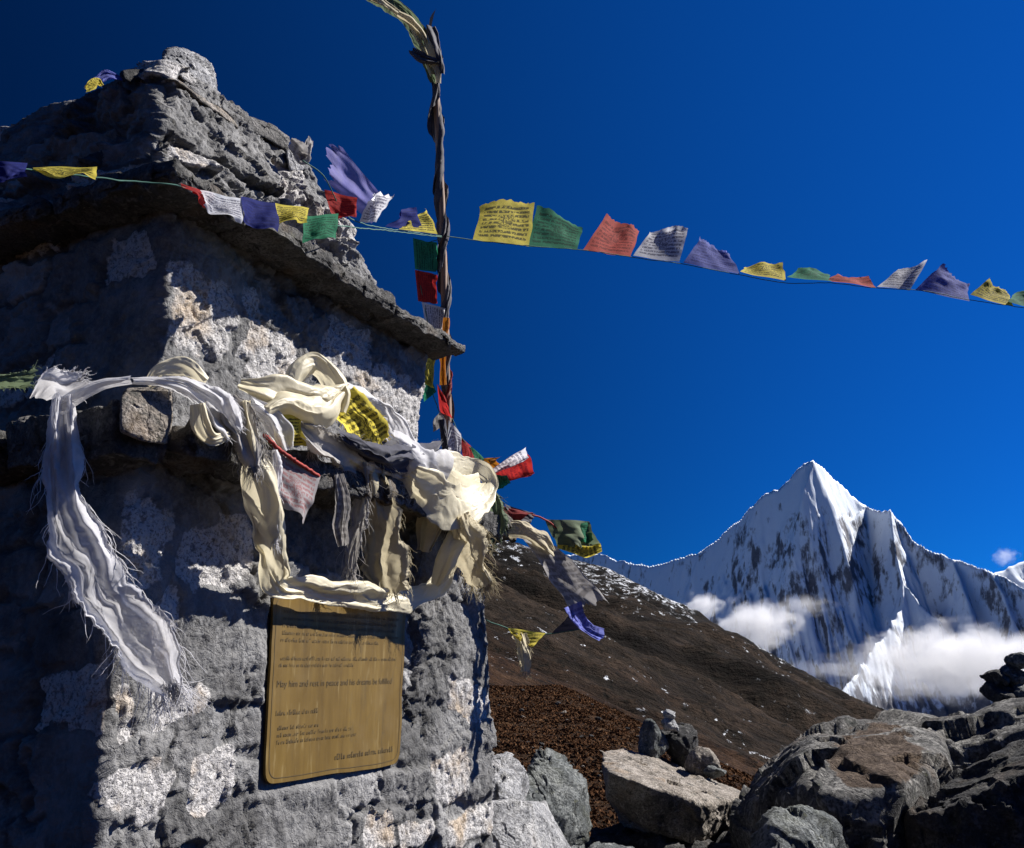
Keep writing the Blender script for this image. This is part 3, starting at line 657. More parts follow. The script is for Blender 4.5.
cs(715, 772, 6.8, 20, 10, 0.15, 'low flat grey stone beside the tan cairn stone', M['grey_rock'], 56, CG)
RG = 'stones of the taller cairn on the long dark boulder'
cs(999, 692, 6.0, 30, 26, 0.3, 'broad dark base stone of the tall cairn nearest the mountain', M['dark_shaded_rock'], 61, RG)
cs(1024, 696, 5.9, 28, 22, 0.3, 'grey base stone of the tall cairn cut by the picture edge', M['grey_rock'], 62, RG)
cs(996, 677, 6.0, 22, 16, 0.2, 'flat dark stone second layer on the mountain side of the tall cairn', M['dark_shaded_rock'], 63, RG)
cs(1014, 676, 6.0, 24, 20, 0.22, 'rounded brownish stone in the centre of the tall cairn', M['boulder'], 64, RG)
cs(1030, 680, 6.0, 18, 16, 0.22, 'dark stone of the tall cairn mostly beyond the picture edge', M['dark_shaded_rock'], 65, RG)
cs(1019, 661, 6.0, 20, 15, 0.17, 'pale grey capstone on top of the tall cairn', M['grey_rock'], 66, RG)

# loose stones in the heath (copies of three)
rng = random.Random(5)
protos = []
for i in range(3):
    X, F = rock_geo(blob((0, 0, 0), (1.2, 1, 0.75), 80 + i), 80 + i, 4, 0.06)
    protos.append(mk('loose_stone', X, F, M['dark_shaded_rock' if i < 2 else 'tan_rock'], origin=(0, 0, 0)))
cnt = 0
for i in range(3000):
    px, py = rng.uniform(495, 800), rng.uniform(680, 790)
    d = ray(px, py)
    if d[2] >= -0.01: continue
    t = (0 - CAM[2]) / d[2]; P = CAM + d * t
    if P[1] < 8.5 or P[1] > 55: continue
    if cnt >= 110: break
    o = protos[cnt % 3] if cnt < 3 else protos[cnt % 3].copy()
    if cnt >= 3: C.objects.link(o)
    s = rng.uniform(2.0, 7) * P[1] / 932
    o.location = (P[0], P[1], float(ground_height(np.array(P[0]), np.array(P[1]))) + s * 0.15); o.scale = (s, s, s); o.rotation_euler = (0, 0, rng.uniform(0, 6.28))
    tag(o, 'small dark or tan stone half sunk in the brown heath beyond the boulders', 'stone', 'loose stones scattered over the brown heath')
    cnt += 1
# heath tufts
r = np.random.RandomState(4); n = 110000
az = np.radians(r.uniform(-14, 15, n)); dd = 6.5 + 50 * r.rand(n) ** 1.3
tx, ty = dd * np.sin(az), dd * np.cos(az); tz = ground_height(tx, ty)
keep = fbm(np.stack([tx, ty, 0 * tx], -1) * 0.5, 3, 6) > -9; tx, ty, tz, dd = tx[keep], ty[keep], tz[keep], dd[keep]; n = len(tx)
s = (0.008 + 0.034 * r.rand(n) ** 2) * (0.7 + dd / 30)
vv = []; ff = []
for k in range(5):
    a = r.rand(n) * 6.28; b = a + 1.6 + r.rand(n)
    base = np.stack([tx, ty, tz - 0.01], -1)
    v0 = base + np.stack([np.cos(a) * s, np.sin(a) * s, 0.35 * s * r.rand(n)], -1); v1 = base + np.stack([np.cos(b) * s, np.sin(b) * s, 0.35 * s * r.rand(n)], -1)
    v2 = base + np.stack([r.normal(size=n) * 0.4 * s, r.normal(size=n) * 0.4 * s, s * (0.5 + 0.7 * r.rand(n))], -1)
    st = len(vv) and sum(len(x) for x in vv) or 0
    vv.append(np.stack([v0, v1, v2], 1).reshape(-1, 3)); ff.append(np.arange(3 * n).reshape(-1, 3) + st)
def heath_mat():
    m, nt, b = mat('dry_heath'); n = N(nt); co = n.coord()
    c = n.ramp(n.noise(co, 1.1, 6, 0.7), [(0.3, (0.026, 0.016, 0.011)), (0.5, (0.085, 0.042, 0.022)), (0.7, (0.15, 0.088, 0.048))])
    nt.links.new(c, b.inputs['Base Color']); b.inputs['Roughness'].default_value = 1.0; b.inputs['Specular IOR Level'].default_value = 0.0; return m
o = mk('heath', np.vstack(vv), np.vstack(ff), heath_mat(), smooth=False); tag(o, 'low red-brown heath tufts covering the ground beyond the boulders', 'heath', kind='stuff')

# ------------------------------------------------------------------ the stone shrine
shrine = thing('stone_shrine', 'tall tiered shrine of mortared grey stone with brass plaque and slab roof', 'shrine', O)
def ring(u0, u1, v0, v1, n_fine, rr=0.03):
    """points round a rounded rectangle, dense on the two sides that are seen; returns local (u,v) and outward normals"""
    pts = []; nr = []
    def side(a, b, n, nv):
        for t in np.linspace(0, 1, n, endpoint=False): pts.append(np.array(a) + (np.array(b) - np.array(a)) * t); nr.append(nv)
    def arc(c, a0, n=5):
        for t in np.linspace(0, 1, n, endpoint=False):
            a = a0 + t * math.pi / 2; d = np.array([math.cos(a), math.sin(a)]); pts.append(np.array(c) + rr * d); nr.append(d)
    side((u0 + rr, v0), (u1 - rr, v0), n_fine, np.array([0, -1.0])); arc((u1 - rr, v0 + rr), -math.pi / 2)
    side((u1, v0 + rr), (u1, v1 - rr), n_fine // 3, np.array([1.0, 0])); arc((u1 - rr, v1 - rr), 0)
    side((u1 - rr, v1), (u0 + rr, v1), n_fine // 6, np.array([0, 1.0])); arc((u0 + rr, v1 - rr), math.pi / 2)
    side((u0, v1 - rr), (u0, v0 + rr), int(n_fine * 0.55), np.array([-1.0, 0])); arc((u0 + rr, v0 + rr), math.pi)
    return np.array(pts), np.array(nr)
def face_uz(px, py, v=0.0):
    q = loc(pv(px, py, v)); return q[0], q[2]
def coursed(t, z, seed, hrow=0.145, wst=0.27):
    """rubble laid in rough courses: per point the stone's random id numbers, its local coordinates and the distance to its joint"""
    y = z / hrow + 0.18 * vn(np.stack([t * 1.3, z * 0, z * 0 + seed], -1), seed); r0 = np.floor(y).astype(np.int64)
    zz = np.zeros_like(r0)
    jl = (_h(r0, zz, zz, seed + 1) - 0.5) * 0.4; jh = (_h(r0 + 1, zz, zz, seed + 1) - 0.5) * 0.4
    f = y - r0; below = f < jl; above = f > 1 + jh
    row = np.where(below, r0 - 1, np.where(above, r0 + 1, r0))
    lo = row + (_h(row, zz, zz, seed + 1) - 0.5) * 0.4; hi = row + 1 + (_h(row + 1, zz, zz, seed + 1) - 0.5) * 0.4
    x = t / (wst * (0.75 + 0.5 * _h(row, zz, zz, seed + 2))) + 7.3 * _h(row, zz, zz, seed + 3); c0 = np.floor(x).astype(np.int64)
    j = lambda c: (_h(c, row, zz, seed + 4) - 0.5) * 0.6
    fx = x - c0; c = np.where(fx < j(c0), c0 - 1, np.where(fx > 1 + j(c0 + 1), c0 + 1, c0))
    xl = c + j(c); xh = c + 1 + j(c + 1)
    d = np.minimum(np.minimum(x - xl, xh - x) * wst, np.minimum(y - lo, hi - y) * hrow)
    lx = (x - (xl + xh) / 2) * wst; ly = (y - (lo + hi) / 2) * hrow
    ids = [_h(c, row, zz, seed + 10 + k) for k in range(5)]
    return ids, lx, ly, d
STONES = []                                  # bare granite stones in the plaster: centre u, z, half sizes
for (x0, y0, x1, y1) in [(108, 682, 130, 738), (146, 690, 214, 736), (94, 764, 176, 822), (190, 758, 236, 826), (158, 596, 186, 662), (120, 498, 178, 582), (180, 528, 258, 590),
                         (396, 815, 432, 850), (446, 800, 497, 850), (434, 744, 470, 800), (446, 682, 490, 722), (366, 812, 394, 850), (96, 600, 104, 640)]:
    a = face_uz(x0, y1); b = face_uz(x1, y0); STONES.append(((a[0] + b[0]) / 2, (a[1] + b[1]) / 2, abs(b[0] - a[0]) / 2, abs(b[1] - a[1]) / 2))
UST = []
for (x0, y0, x1, y1) in [(160, 285, 232, 345), (236, 300, 262, 340), (366, 384, 424, 438), (320, 330, 372, 372), (250, 340, 300, 372)]:
    a = face_uz(x0, y1, 0.2); b = face_uz(x1, y0, 0.2); UST.append(((a[0] + b[0]) / 2, (a[1] + b[1]) / 2, abs(b[0] - a[0]) / 2, abs(b[1] - a[1]) / 2))
PL = dict(u0=0.505, u1=1.12, z0=1.0, z1=1.50)
def loft(name, levels, seed, nf, rows, stones=(), frac=0.72, amp=1.0, plaque=False, rr=0.03, capn=12, cell=0.2, course=(0.145, 0.27), tilt=0.16):
    lv = np.array(levels, float); zt = np.linspace(lv[0, 0], lv[-1, 0], rows)
    rowsP = []; rowsN = []
    for z in zt:
        a = [np.interp(z, lv[:, 0], lv[:, k]) for k in (1, 2, 3, 4)]
        pp, nn = ring(*a, nf, rr); rowsP.append(np.column_stack([pp, np.full(len(pp), z)])); rowsN.append(np.column_stack([nn, np.zeros(len(nn))]))
    m_ = len(rowsP[0]); ctr = rowsP[-1].mean(0)
    for k in range(1, capn + 1):               # cap rows closing to the centre
        f = 1 - k / capn
        q = ctr + (rowsP[rows - 1] - ctr) * np.array([f, f, 1]); rowsP.append(q)
        rowsN.append(np.tile([0, 0, 1.0], (m_, 1)))
    P = np.array(rowsP); Nn = np.array(rowsN); sh = P.shape[:2]
    p = P * np.array([1, 1, 1.0])
    pw = p + 0.018 * np.stack([fbm(p * 19, 3, seed + 51), fbm(p * 19, 3, seed + 52), fbm(p * 19, 3, seed + 53)], -1) + 0.035 * np.stack([fbm(p * 6, 3, seed + 1), fbm(p * 6, 3, seed + 2), fbm(p * 6, 3, seed + 3)], -1)
    arc_ = np.concatenate([[0], np.cumsum(np.linalg.norm(np.diff(rowsP[0][:, :2], axis=0), axis=1))])
    tt = np.broadcast_to(arc_, sh) + (pw - p)[..., 0] + (pw - p)[..., 1]
    ids, lx, ly, jd = coursed(tt, pw[..., 2], seed + 60, *course)
    st = sstep(0.002, 0.016, jd)
    expo = st * (ids[0] > frac)
    front = sstep(0.5, 0.9, -Nn[..., 1])
    if len(stones):
        e = np.zeros(sh)
        for (su, sz, hu, hz) in stones:
            du = (pw[..., 0] - su) / hu; dz = (pw[..., 2] - sz) / hz
            e = np.maximum(e, 1 - sstep(0.86, 1.12, (np.abs(du) ** 5 + np.abs(dz) ** 5) ** 0.2))
        ex_f = e * front; expo = expo * (1 - front) + ex_f; st = np.maximum(st, ex_f)
    else: ex_f = 0
    lump = fbm(p * 4.5, 4, seed + 5) * 0.020
    flake = terrace(fbm(p * np.array([9, 9, 7]), 4, seed + 6), 5, 5) * 0.014
    gou = (ridged(p * np.array([17, 17, 12]) + fbm(p * 3, 2, seed) [..., None] * 2, 4, seed + 8) - 0.45) * 0.012
    crk = -0.024 * sstep(0.90, 0.98, ridged(p * np.array([5.5, 5.5, 6.5]), 2, seed + 9))
    stone_h = st * ((ids[1] - 0.5) * 0.020 + tilt * (lx * (ids[2] - 0.5) + ly * (ids[3] - 0.5) * 1.6)) - (1 - st) * 0.010
    grit = fbm(p * 55, 3, seed + 12) * 0.006
    wp = p + 0.02 * np.stack([fbm(p * 14, 3, seed + 31), fbm(p * 14, 3, seed + 32), fbm(p * 14, 3, seed + 33)], -1)
    fa = facets(wp * np.array([6.5, 6.5, 9]), seed + 21, 1.0, 0.5) * 0.020; fb = facets(wp * np.array([17, 17, 21]), seed + 22, 1.0, 0.6) * 0.008; fc = facets(wp * 44, seed + 23, 1.0, 0.6) * 0.0035
    smear = sstep(-0.12, 0.25, fbm(p * 3.1, 3, seed + 24)) * (1 - expo)      # trowelled mortar hides the joints
    h = amp * (lump * 0.22 + (fa * 0.7 + fb * 0.9) * (1 - 0.45 * smear) * (1 - 0.4 * expo) + fc * 1.5 * (1 - 0.3 * smear) + flake * 0.7 * smear + gou * 0.25 * (1 - expo) + stone_h * (1 - 0.85 * smear) * (1 - 0.8 * ex_f) + smear * 0.004 + expo * (grit * 0.5))
    tone = np.where(st > 0.5, 0.55 + 0.9 * ids[4], 0.6) * (1 - smear) + smear * 1.0
    if plaque:
        mk_ = (1 - sstep(0.0, 0.03, np.maximum(np.maximum(PL['u0'] - p[..., 0], p[..., 0] - PL['u1']), np.maximum(PL['z0'] - p[..., 2], p[..., 2] - PL['z1'])))) * front
        h = h * (1 - mk_) - 0.012 * mk_
    P = P + Nn * h[..., None]
    W = O + P[..., :1] * U + P[..., 1:2] * V + P[..., 2:] * ZUP
    F = grid_faces(P.shape[0], m_, True)
    return mk(name, W.reshape(-1, 3), F, M['masonry'], shrine, attrs={'granite': expo, 'tone': tone})
loft('lower_body', [(-0.15, 0.0, 1.80, 0.0, 1.8), (1.0, 0.0, 1.765, 0.0, 1.78), (1.60, -0.015, 1.70, 0.005, 1.74), (1.80, 0.0, 1.66, 0.02, 1.70)], 100, 330, 270, STONES, 0.90, 0.95, True)
loft('upper_body', [(1.74, 0.19, 1.50, 0.19, 1.5), (2.2, 0.195, 1.50, 0.195, 1.5), (2.53, 0.18, 1.53, 0.19, 1.5)], 200, 240, 130, UST, 0.72, 1.1)
# roof heap above the slabs
loft('roof', [(2.53, 0.08, 1.22, 0.13, 1.45), (2.62, 0.075, 1.14, 0.14, 1.42), (2.80, 0.12, 1.02, 0.2, 1.36), (3.0, 0.19, 0.93, 0.28, 1.26), (3.09, 0.235, 0.86, 0.31, 1.2), (3.14, 0.40, 0.74, 0.42, 1.05)],
     300, 230, 120, (), 0.8, 1.7, False, 0.05, 14, 0.26, (0.12, 0.3), 0.5)
# slabs of the ledge and of the roof: separate flat stones butted side by side
def slab(name, u0, u1, v0, v1, z0, z1, seed, mt, rough=0.05, jag=0.02, sub=6):
    r = np.random.RandomState(seed); pts = []
    for u in (u0, (u0 + u1) / 2, u1):
        for v in (v0, (v0 + v1) / 2, v1):
            for z in (z0, z1): pts.append(uvz(u + r.uniform(-jag, jag) * (u in (u0, u1)) , v + r.uniform(-jag, jag), z + r.uniform(-1, 1) * jag * 0.3))
    X, F = rock_geo(pts, seed, sub, rough, 40)
    return mk(name, X, F, mt, shrine)
for (u0, u1, v0, z0, z1, sd_) in [(-0.13, 0.02, -0.09, 1.735, 1.85, 401), (0.025, 0.34, -0.15, 1.765, 1.845, 402), (0.345, 0.72, -0.16, 1.76, 1.84, 403), (0.725, 1.10, -0.145, 1.765, 1.845, 404), (1.105, 1.50, -0.14, 1.76, 1.845, 405), (1.505, 1.74, -0.12, 1.765, 1.85, 406)]:
    slab('ledge_slab', u0, u1, v0, 0.3, z0, z1, sd_, M['slab'], 0.06, 0.015)
slab('ledge_slab', -0.15, 0.24, 0.32, 0.85, 1.75, 1.84, 408, M['slab'], 0.06)
slab('ledge_slab', -0.13, 0.24, 0.87, 1.5, 1.75, 1.84, 409, M['slab'], 0.06)
for (u0, u1, v0, v1, z0, z1, sd_) in [(0.045, 0.36, 0.05, 0.5, 2.525, 2.58, 421), (0.365, 0.72, 0.03, 0.5, 2.525, 2.585, 422), (0.725, 1.10, 0.045, 0.5, 2.52, 2.575, 423), (1.105, 1.60, 0.05, 0.55, 2.52, 2.565, 424),
                                    (1.2, 1.6, 0.56, 1.1, 2.52, 2.57, 425), (0.03, 0.36, 0.52, 1.05, 2.525, 2.58, 426), (0.04, 0.4, 1.06, 1.6, 2.525, 2.58, 427)]:
    slab('roof_slab', u0, u1, v0, v1, z0, z1, sd_, M['slab'], 0.05, 0.015)
# flat facing stones in the roof heap and chips
def rk_px(name, l, mt, seed, rough=0.04, pw=22, sub=5, parent=shrine): 
    X, F = rock_geo(np.array([pv(a, b, v) for a, b, v in l]), seed, sub, rough, pw); return mk(name, X, F, mt, parent)
rk_px('coping_stone', [(163, 76, 0.27), (180, 84, 0.25), (238, 128, 0.25), (230, 116, 0.27), (163, 70, 0.34), (236, 112, 0.34), (170, 86, 0.34), (240, 132, 0.3)], M['tan_rock'], 432)
rk_px('coping_stone', [(285, 150, 0.24), (305, 143, 0.26), (309, 170, 0.24), (290, 172, 0.24), (300, 150, 0.3), (306, 165, 0.3), (288, 160, 0.32)], M['granite'], 434)
rk_px('coping_stone', [(236, 112, 0.28), (262, 122, 0.28), (290, 138, 0.28), (286, 152, 0.26), (240, 125, 0.28), (262, 120, 0.36), (288, 136, 0.36), (240, 118, 0.38)], M['slab'], 435)
rk_px('coping_stone', [(120, 70, 0.36), (165, 68, 0.36), (168, 82, 0.34), (122, 82, 0.34), (120, 72, 0.55), (165, 66, 0.55), (168, 82, 0.5), (122, 82, 0.5)], M['dark_shaded_rock'], 433)
rock('boulder', 'rounded grey granite boulder perched on the shrine roof', 'boulder',
     np.array([pv(a, b, v) for a, b, v in [(157, 60, 0.36), (163, 49, 0.38), (182, 46, 0.38), (205, 62, 0.37), (216, 85, 0.36), (215, 101, 0.35), (198, 90, 0.30), (178, 76, 0.30), (160, 68, 0.34), (170, 47, 0.52), (208, 62, 0.5), (214, 98, 0.5), (165, 72, 0.5)]]), M['granite'], 441, 6, 0.05, 12)
rock('rock', 'small dark peg-shaped stone sticking up behind the roof boulder', 'rock',
     np.array([pv(a, b, v) for a, b, v in [(221, 104, 0.36), (232, 100, 0.36), (236, 112, 0.34), (222, 112, 0.34), (224, 101, 0.44), (235, 104, 0.44), (228, 114, 0.40)]]), M['dark_shaded_rock'], 442, 4, 0.05)
rock('rock', 'blocky grey-brown stone catching sun at the end of the ledge', 'rock',
     np.array([pv(a, b, v) for a, b, v in [(119, 408, -0.12), (124, 392, -0.11), (172, 388, -0.13), (174, 412, -0.15), (166, 446, -0.13), (142, 442, -0.14), (120, 432, -0.12), (126, 388, 0.02), (172, 386, 0.0), (168, 440, -0.0), (122, 430, 0.02)]]), M['tan_rock'], 447, 6, 0.025, 26)

# ------------------------------------------------------------------ brass plaque
plq = thing('memorial_plaque', 'tarnished brass plaque with engraved lines set into the shrine face', 'plaque', uvz(0.81, 0, PL['z0']))
nu, nz = 60, 50
def plate(name, u0, u1, z0, z1, v0, th, rc, mt, parent):
    bm = bmesh.new(); loop = []
    def arc(cu, cz, a0):
        for t in np.linspace(0, math.pi / 2, 7): loop.append((cu + rc * math.cos(a0 + t), cz + rc * math.sin(a0 + t)))
    arc(u1 - rc, z0 + rc, -math.pi / 2); arc(u1 - rc * 0.6, z1 - rc, 0); arc(u0 + rc * 0.6, z1 - rc, math.pi / 2); arc(u0 + rc, z0 + rc, math.pi)
    # subdivide edges so that the rim can wander a little
    L = []
    for (a, b) in zip(loop, loop[1:] + loop[:1]):
        n = max(1, int(math.hypot(b[0] - a[0], b[1] - a[1]) / 0.02))
        for k in range(n): L.append((a[0] + (b[0] - a[0]) * k / n, a[1] + (b[1] - a[1]) * k / n))
    L = np.array(L); q = np.column_stack([L, np.zeros(len(L))])
    L = L + 0.004 * np.stack([fbm(q * 9, 2, 5), fbm(q * 9, 2, 6)], -1)
    f = [bm.verts.new(uvz(a, v0, b) - root_loc(parent)) for a, b in L]; bk = [bm.verts.new(uvz(a, v0 + th, b) - root_loc(parent)) for a, b in L]
    fr_ = bm.faces.new(f); 
    for i in range(len(L)): bm.faces.new([f[i], bk[i], bk[(i + 1) % len(L)], f[(i + 1) % len(L)]])
    bm.normal_update(); bmesh.ops.recalc_face_normals(bm, faces=bm.faces)
    me = bpy.data.meshes.new(name); bm.to_mesh(me); bm.free(); me.materials.append(mt)
    o = bpy.data.objects.new(name, me); C.objects.link(o); o.parent = parent; return o, L
VP = -0.005
sheet, rim = plate('brass_sheet', PL['u0'], PL['u1'], PL['z0'], PL['z1'], VP, 0.008, 0.035, M['brass'], plq)
# engraved border line just inside the rim
cen = rim.mean(0); inner = cen + (rim - cen) * np.array([0.965, 0.955])
g = Geo(); i2 = cen + (rim - cen) * np.array([0.959, 0.948]); n = len(rim)
W = np.vstack([[uvz(a, VP - 0.0008, b) for a, b in inner], [uvz(a, VP - 0.0008, b) for a, b in i2]])
mk('engraved_border', W, [[i, (i + 1) % n, n + (i + 1) % n, n + i] for i in range(n)], M['ink'], plq, smooth=False)
# lettering: one readable line, the rest too worn to read (short worn strokes)
def text_mesh(s, size):
    cu = bpy.data.curves.new('t', 'FONT'); cu.body = s; cu.size = size; cu.resolution_u = 2
    o = bpy.data.objects.new('t', cu); C.objects.link(o)
    dg = bpy.context.evaluated_depsgraph_get(); me = bpy.data.meshes.new_from_object(o.evaluated_get(dg))
    vs = np.array([v.co[:] for v in me.vertices]); fs = [list(p.vertices) for p in me.polygons]
    bpy.data.objects.remove(o); bpy.data.curves.remove(cu); bpy.data.meshes.remove(me); return vs, fs
def engrave(vs, fs, u, z, parent=plq, name='inscription_line'):
    Wd = O + (u + vs[:, :1]) * U + (VP - 0.0012) * V + (z + vs[:, 1:2]) * ZUP
    mk(name, Wd, fs, M['ink'], parent, smooth=False)
vs, fs = text_mesh('May him and rest in peace and his dreams be fulfilled', 0.025)
vs[:, 0] *= 0.535 / np.ptp(vs[:, 0]); engrave(vs, fs, 0.525, 1.244)
rw = random.Random(9)
def worn_line(u0, u1, z, hgt):
    g = Geo(); u = u0
    while u < u1 - 0.01:
        wl = rw.randint(2, 8)
        for k in range(wl):
            if u > u1: break
            x, h1 = u, hgt * rw.choice([0.6, 0.6, 0.65, 1.0]); t = hgt * 0.16; wd = hgt * rw.uniform(0.3, 0.5)
            for (a, b, c, d) in [(x, 0, x + t, h1)] + ([(x, h1 - t, x + wd, h1)] if rw.random() < 0.6 else []) + ([(x, 0, x + wd, t)] if rw.random() < 0.5 else []) + ([(x + wd - t, 0, x + wd, 0.6 * hgt)] if rw.random() < 0.6 else []):
                if rw.random() < 0.12: continue
                g.add(np.array([(a, b, 0), (c, b, 0), (c, d, 0), (a, d, 0)]), [[0, 1, 2, 3]])
            u += hgt * 0.62
        u += hgt * 0.5
    vs = np.vstack(g.v); vs[:, 2] = 0; engrave(vs, g.f, 0, z, name='worn_line')
for zz in (1.438, 1.419, 1.400, 1.381): worn_line(0.535, 1.085, zz, 0.0105)
worn_line(0.53, 0.98, 1.362, 0.0105)
worn_line(0.535, 1.08, 1.314, 0.010); worn_line(0.53, 0.86, 1.296, 0.010)
worn_line(0.53, 0.70, 1.172, 0.0125)
for zz, e in ((1.135, 0.72), (1.117, 0.86), (1.099, 0.90)): worn_line(0.54, e, zz, 0.0105)
worn_line(0.79, 1.08, 1.040, 0.016)
for (uu, zz) in ((0.815, 1.135), (0.868, 1.158)):
    pass
# ------------------------------------------------------------------ pole
PU, PV = 1.60, 0.36
def pole_pt(px, py): return pv(px, py, PV)
pole_path = [uvz(2.13, PV, -0.1), pole_pt(451, 520), pole_pt(449, 450), pole_pt(446, 360), pole_pt(443.5, 270), pole_pt(440, 180), pole_pt(436, 100), pole_pt(433, 30)]
pole = thing('flag_pole', 'slender weathered wooden pole rising behind the slab roof bound with dark cloth', 'pole', pole_path[0])
pp = crom(pole_path, 60); pp = pp + 0.004 * np.stack([fbm(pp * 5, 2, 1), fbm(pp * 5, 2, 2), 0 * pp[:, 0]], -1)
tube('shaft', pp, np.linspace(0.021, 0.015, 60), M['wood'], pole, m=14)
def wrap(name, a, b, mt, r0, turns, wd, seed, parent=pole):
    """cloth strip wound round the pole between stations a and b of its path"""
    n = 140; t = np.linspace(a, b, n); c = crom(pole_path, 400)[(t * 399).astype(int)]
    th = np.linspace(0, turns * 2 * math.pi, n); m_ = 9; s_ = np.linspace(-0.5, 0.5, m_)
    rr = r0 * (1 + 0.35 * fbm(np.stack([t * 30, th, 0 * t], -1), 3, seed))
    vs = []
    for j in s_:
        thj = th + j * 2.6
        vs.append(c + (rr * (1 + 0.25 * math.cos(j * 6 + seed)))[:, None] * np.stack([np.cos(thj), np.sin(thj), 0 * thj], -1) + np.array([0, 0, 1]) * (j * wd))
    vs = np.stack(vs, 1); return mk(name, vs.reshape(-1, 3), grid_faces(n, m_), mt, parent)
wrap('cloth_wrap', 0.55, 0.975, M['darkwrap'], 0.024, 3.6, 0.34, 3)
wrap('cloth_wrap', 0.50, 0.92, M['darkwrap'], 0.023, 1.4, 0.05, 7)
wrap('cloth_wrap', 0.34, 0.66, M['darkwrap'], 0.024, 3.4, 0.30, 5)
wrap('cloth_wrap', 0.18, 0.46, M['redrag'], 0.024, 2.6, 0.09, 8)

# ------------------------------------------------------------------ cloth
def P(t):
    """(px, py, value[, plane]): plane 'v' / 'u' of the shrine or 'd' = distance from the camera"""
    k = t[3] if len(t) > 3 else 'v'
    vv_ = t[2] * 0.82 if k == 'v' else 0
    if vv_ < -0.16: vv_ = -0.16 + (vv_ + 0.16) * 0.38
    return pv(t[0], t[1], vv_) if k == 'v' else pu(t[0], t[1], t[2]) if k == 'u' else pd(t[0], t[1], t[2])
def fringe_geo(pos, dirs, length, seed, rad_=0.0010, curl=0.5, grav=0.25):
    r = np.random.RandomState(seed); g = Geo()
    for p0, d in zip(pos, dirs):
        L = length * 0.7 * r.uniform(0.2, 1.2); n = 6; q = [np.array(p0)]; d = np.array(d) / (np.linalg.norm(d) + 1e-9)
        for k in range(n):
            d = d + r.normal(size=3) * curl * 0.5 + np.array([0, 0, -grav * 0.4]); d /= np.linalg.norm(d); q.append(q[-1] + d * L / n)
        v, f = tube_geo(np.array(q), np.linspace(rad_, rad_ * 0.35, n + 1), 3); g.add(v, f)
    return g
def ribbon(name, path, widths, mt, folds=3, amp=0.01, seed=0, rnd=0.0, twist=None, ns=None, parent=None, label=None, cat=None, group=None, fringe=None, ragged=0.0, edge_fr=0):
    pts = np.array([P(t) for t in path]); n = ns or 26 * len(path); c = crom(pts, n)
    tt = np.linspace(0, len(path) - 1, n)
    dist = np.linalg.norm(c - CAM, axis=1)
    wd = np.interp(tt, np.arange(len(path)), widths); k = np.ones(9) / 9; wd = np.convolve(np.pad(wd, 4, 'edge'), k, 'valid')
    wd = wd * dist / 925.0
    T = np.gradient(c, axis=0); T /= np.linalg.norm(T, axis=1)[:, None]
    view = (c - CAM) / dist[:, None]
    L = np.cross(T, view); L /= np.linalg.norm(L, axis=1)[:, None] + 1e-9
    for i in range(1, n):
        if L[i] @ L[i - 1] < 0: L[i] = -L[i]
    kk = np.ones(15) / 15
    L = np.stack([np.convolve(np.pad(L[:, j], 7, 'edge'), kk, 'valid') for j in range(3)], 1); L /= np.linalg.norm(L, axis=1)[:, None] + 1e-9
    Nn = np.cross(L, T); Nn /= np.linalg.norm(Nn, axis=1)[:, None] + 1e-9
    sgn = np.sign((Nn * view).sum(1)); sgn[sgn == 0] = 1; Nn = -Nn * sgn[:, None]
    if twist is not None:
        a = np.radians(np.interp(tt, np.arange(len(path)), twist))[:, None]
        L, Nn = L * np.cos(a) + Nn * np.sin(a), Nn * np.cos(a) - L * np.sin(a)
    m_ = 41; s = np.linspace(-0.5, 0.5, m_)
    arc = np.concatenate([[0], np.cumsum(np.linalg.norm(np.diff(c, axis=0), axis=1))])
    ss, aa = np.meshgrid(s, arc)
    q = np.stack([ss * 2.2, aa * 5, np.full_like(ss, seed * 7.7)], -1); q2 = np.stack([ss * 5, aa * 13, np.full_like(ss, seed * 3.1)], -1)
    k1 = np.stack([ss * folds * 0.9 + 0.8 * fbm(q * 0.7, 2, seed), aa * 3.2, np.full_like(ss, seed * 1.7)], -1)
    k2 = np.stack([ss * folds * 1.9 + 0.9 * fbm(q * 1.3, 2, seed + 1), aa * 7.5, np.full_like(ss, seed * 2.9)], -1)
    k3 = np.stack([ss * 3.0 + 2.5 * fbm(q, 2, seed + 2), aa * 26 + 2.0 * fbm(q, 2, seed + 3), np.full_like(ss, seed * 4.1)], -1)
    ph = fbm(q, 3, seed)
    off = amp * (1.9 * fbm(k1, 1, seed + 4) + 0.35 * (ridged(k2, 1, seed + 5) - 0.3) + 0.40 * (ridged(k3, 2, seed + 6) - 0.4) * (0.5 + fbm(q * 0.6, 2, seed + 9)))
    off = off * (0.35 + 0.65 * np.clip(1.3 - 1.3 * np.abs(2 * ss) ** 4, 0, 1)) + rnd * np.sqrt(np.clip(1 - (2 * ss) ** 2, 0, 1))
    lat = ss * (1 + 0.30 * fbm(np.stack([ss * 0, aa * 8, ss * 0 + seed], -1), 4, seed + 2)) + 0.16 * fbm(np.stack([ss * 1.5, aa * 9, ss * 0 + seed + 3.3], -1), 3, seed + 12) + 0.10 / max(folds, 1) * fbm(k2, 2, seed + 13)
    if ragged:
        e = np.abs(ss) > 0.38
        lat = lat + 0.5 * ragged * e * np.sign(ss) * fbm(np.stack([aa * 35 + 40 * (ss > 0), ss * 0, ss * 0 + seed], -1), 5, seed + 3, 0.75)
        aa_ = (aa / arc[-1]); endm = sstep(0.85, 1.0, aa_)
    V3 = c[:, None] + L[:, None] * (lat * wd[:, None])[..., None] + Nn[:, None] * off[..., None]
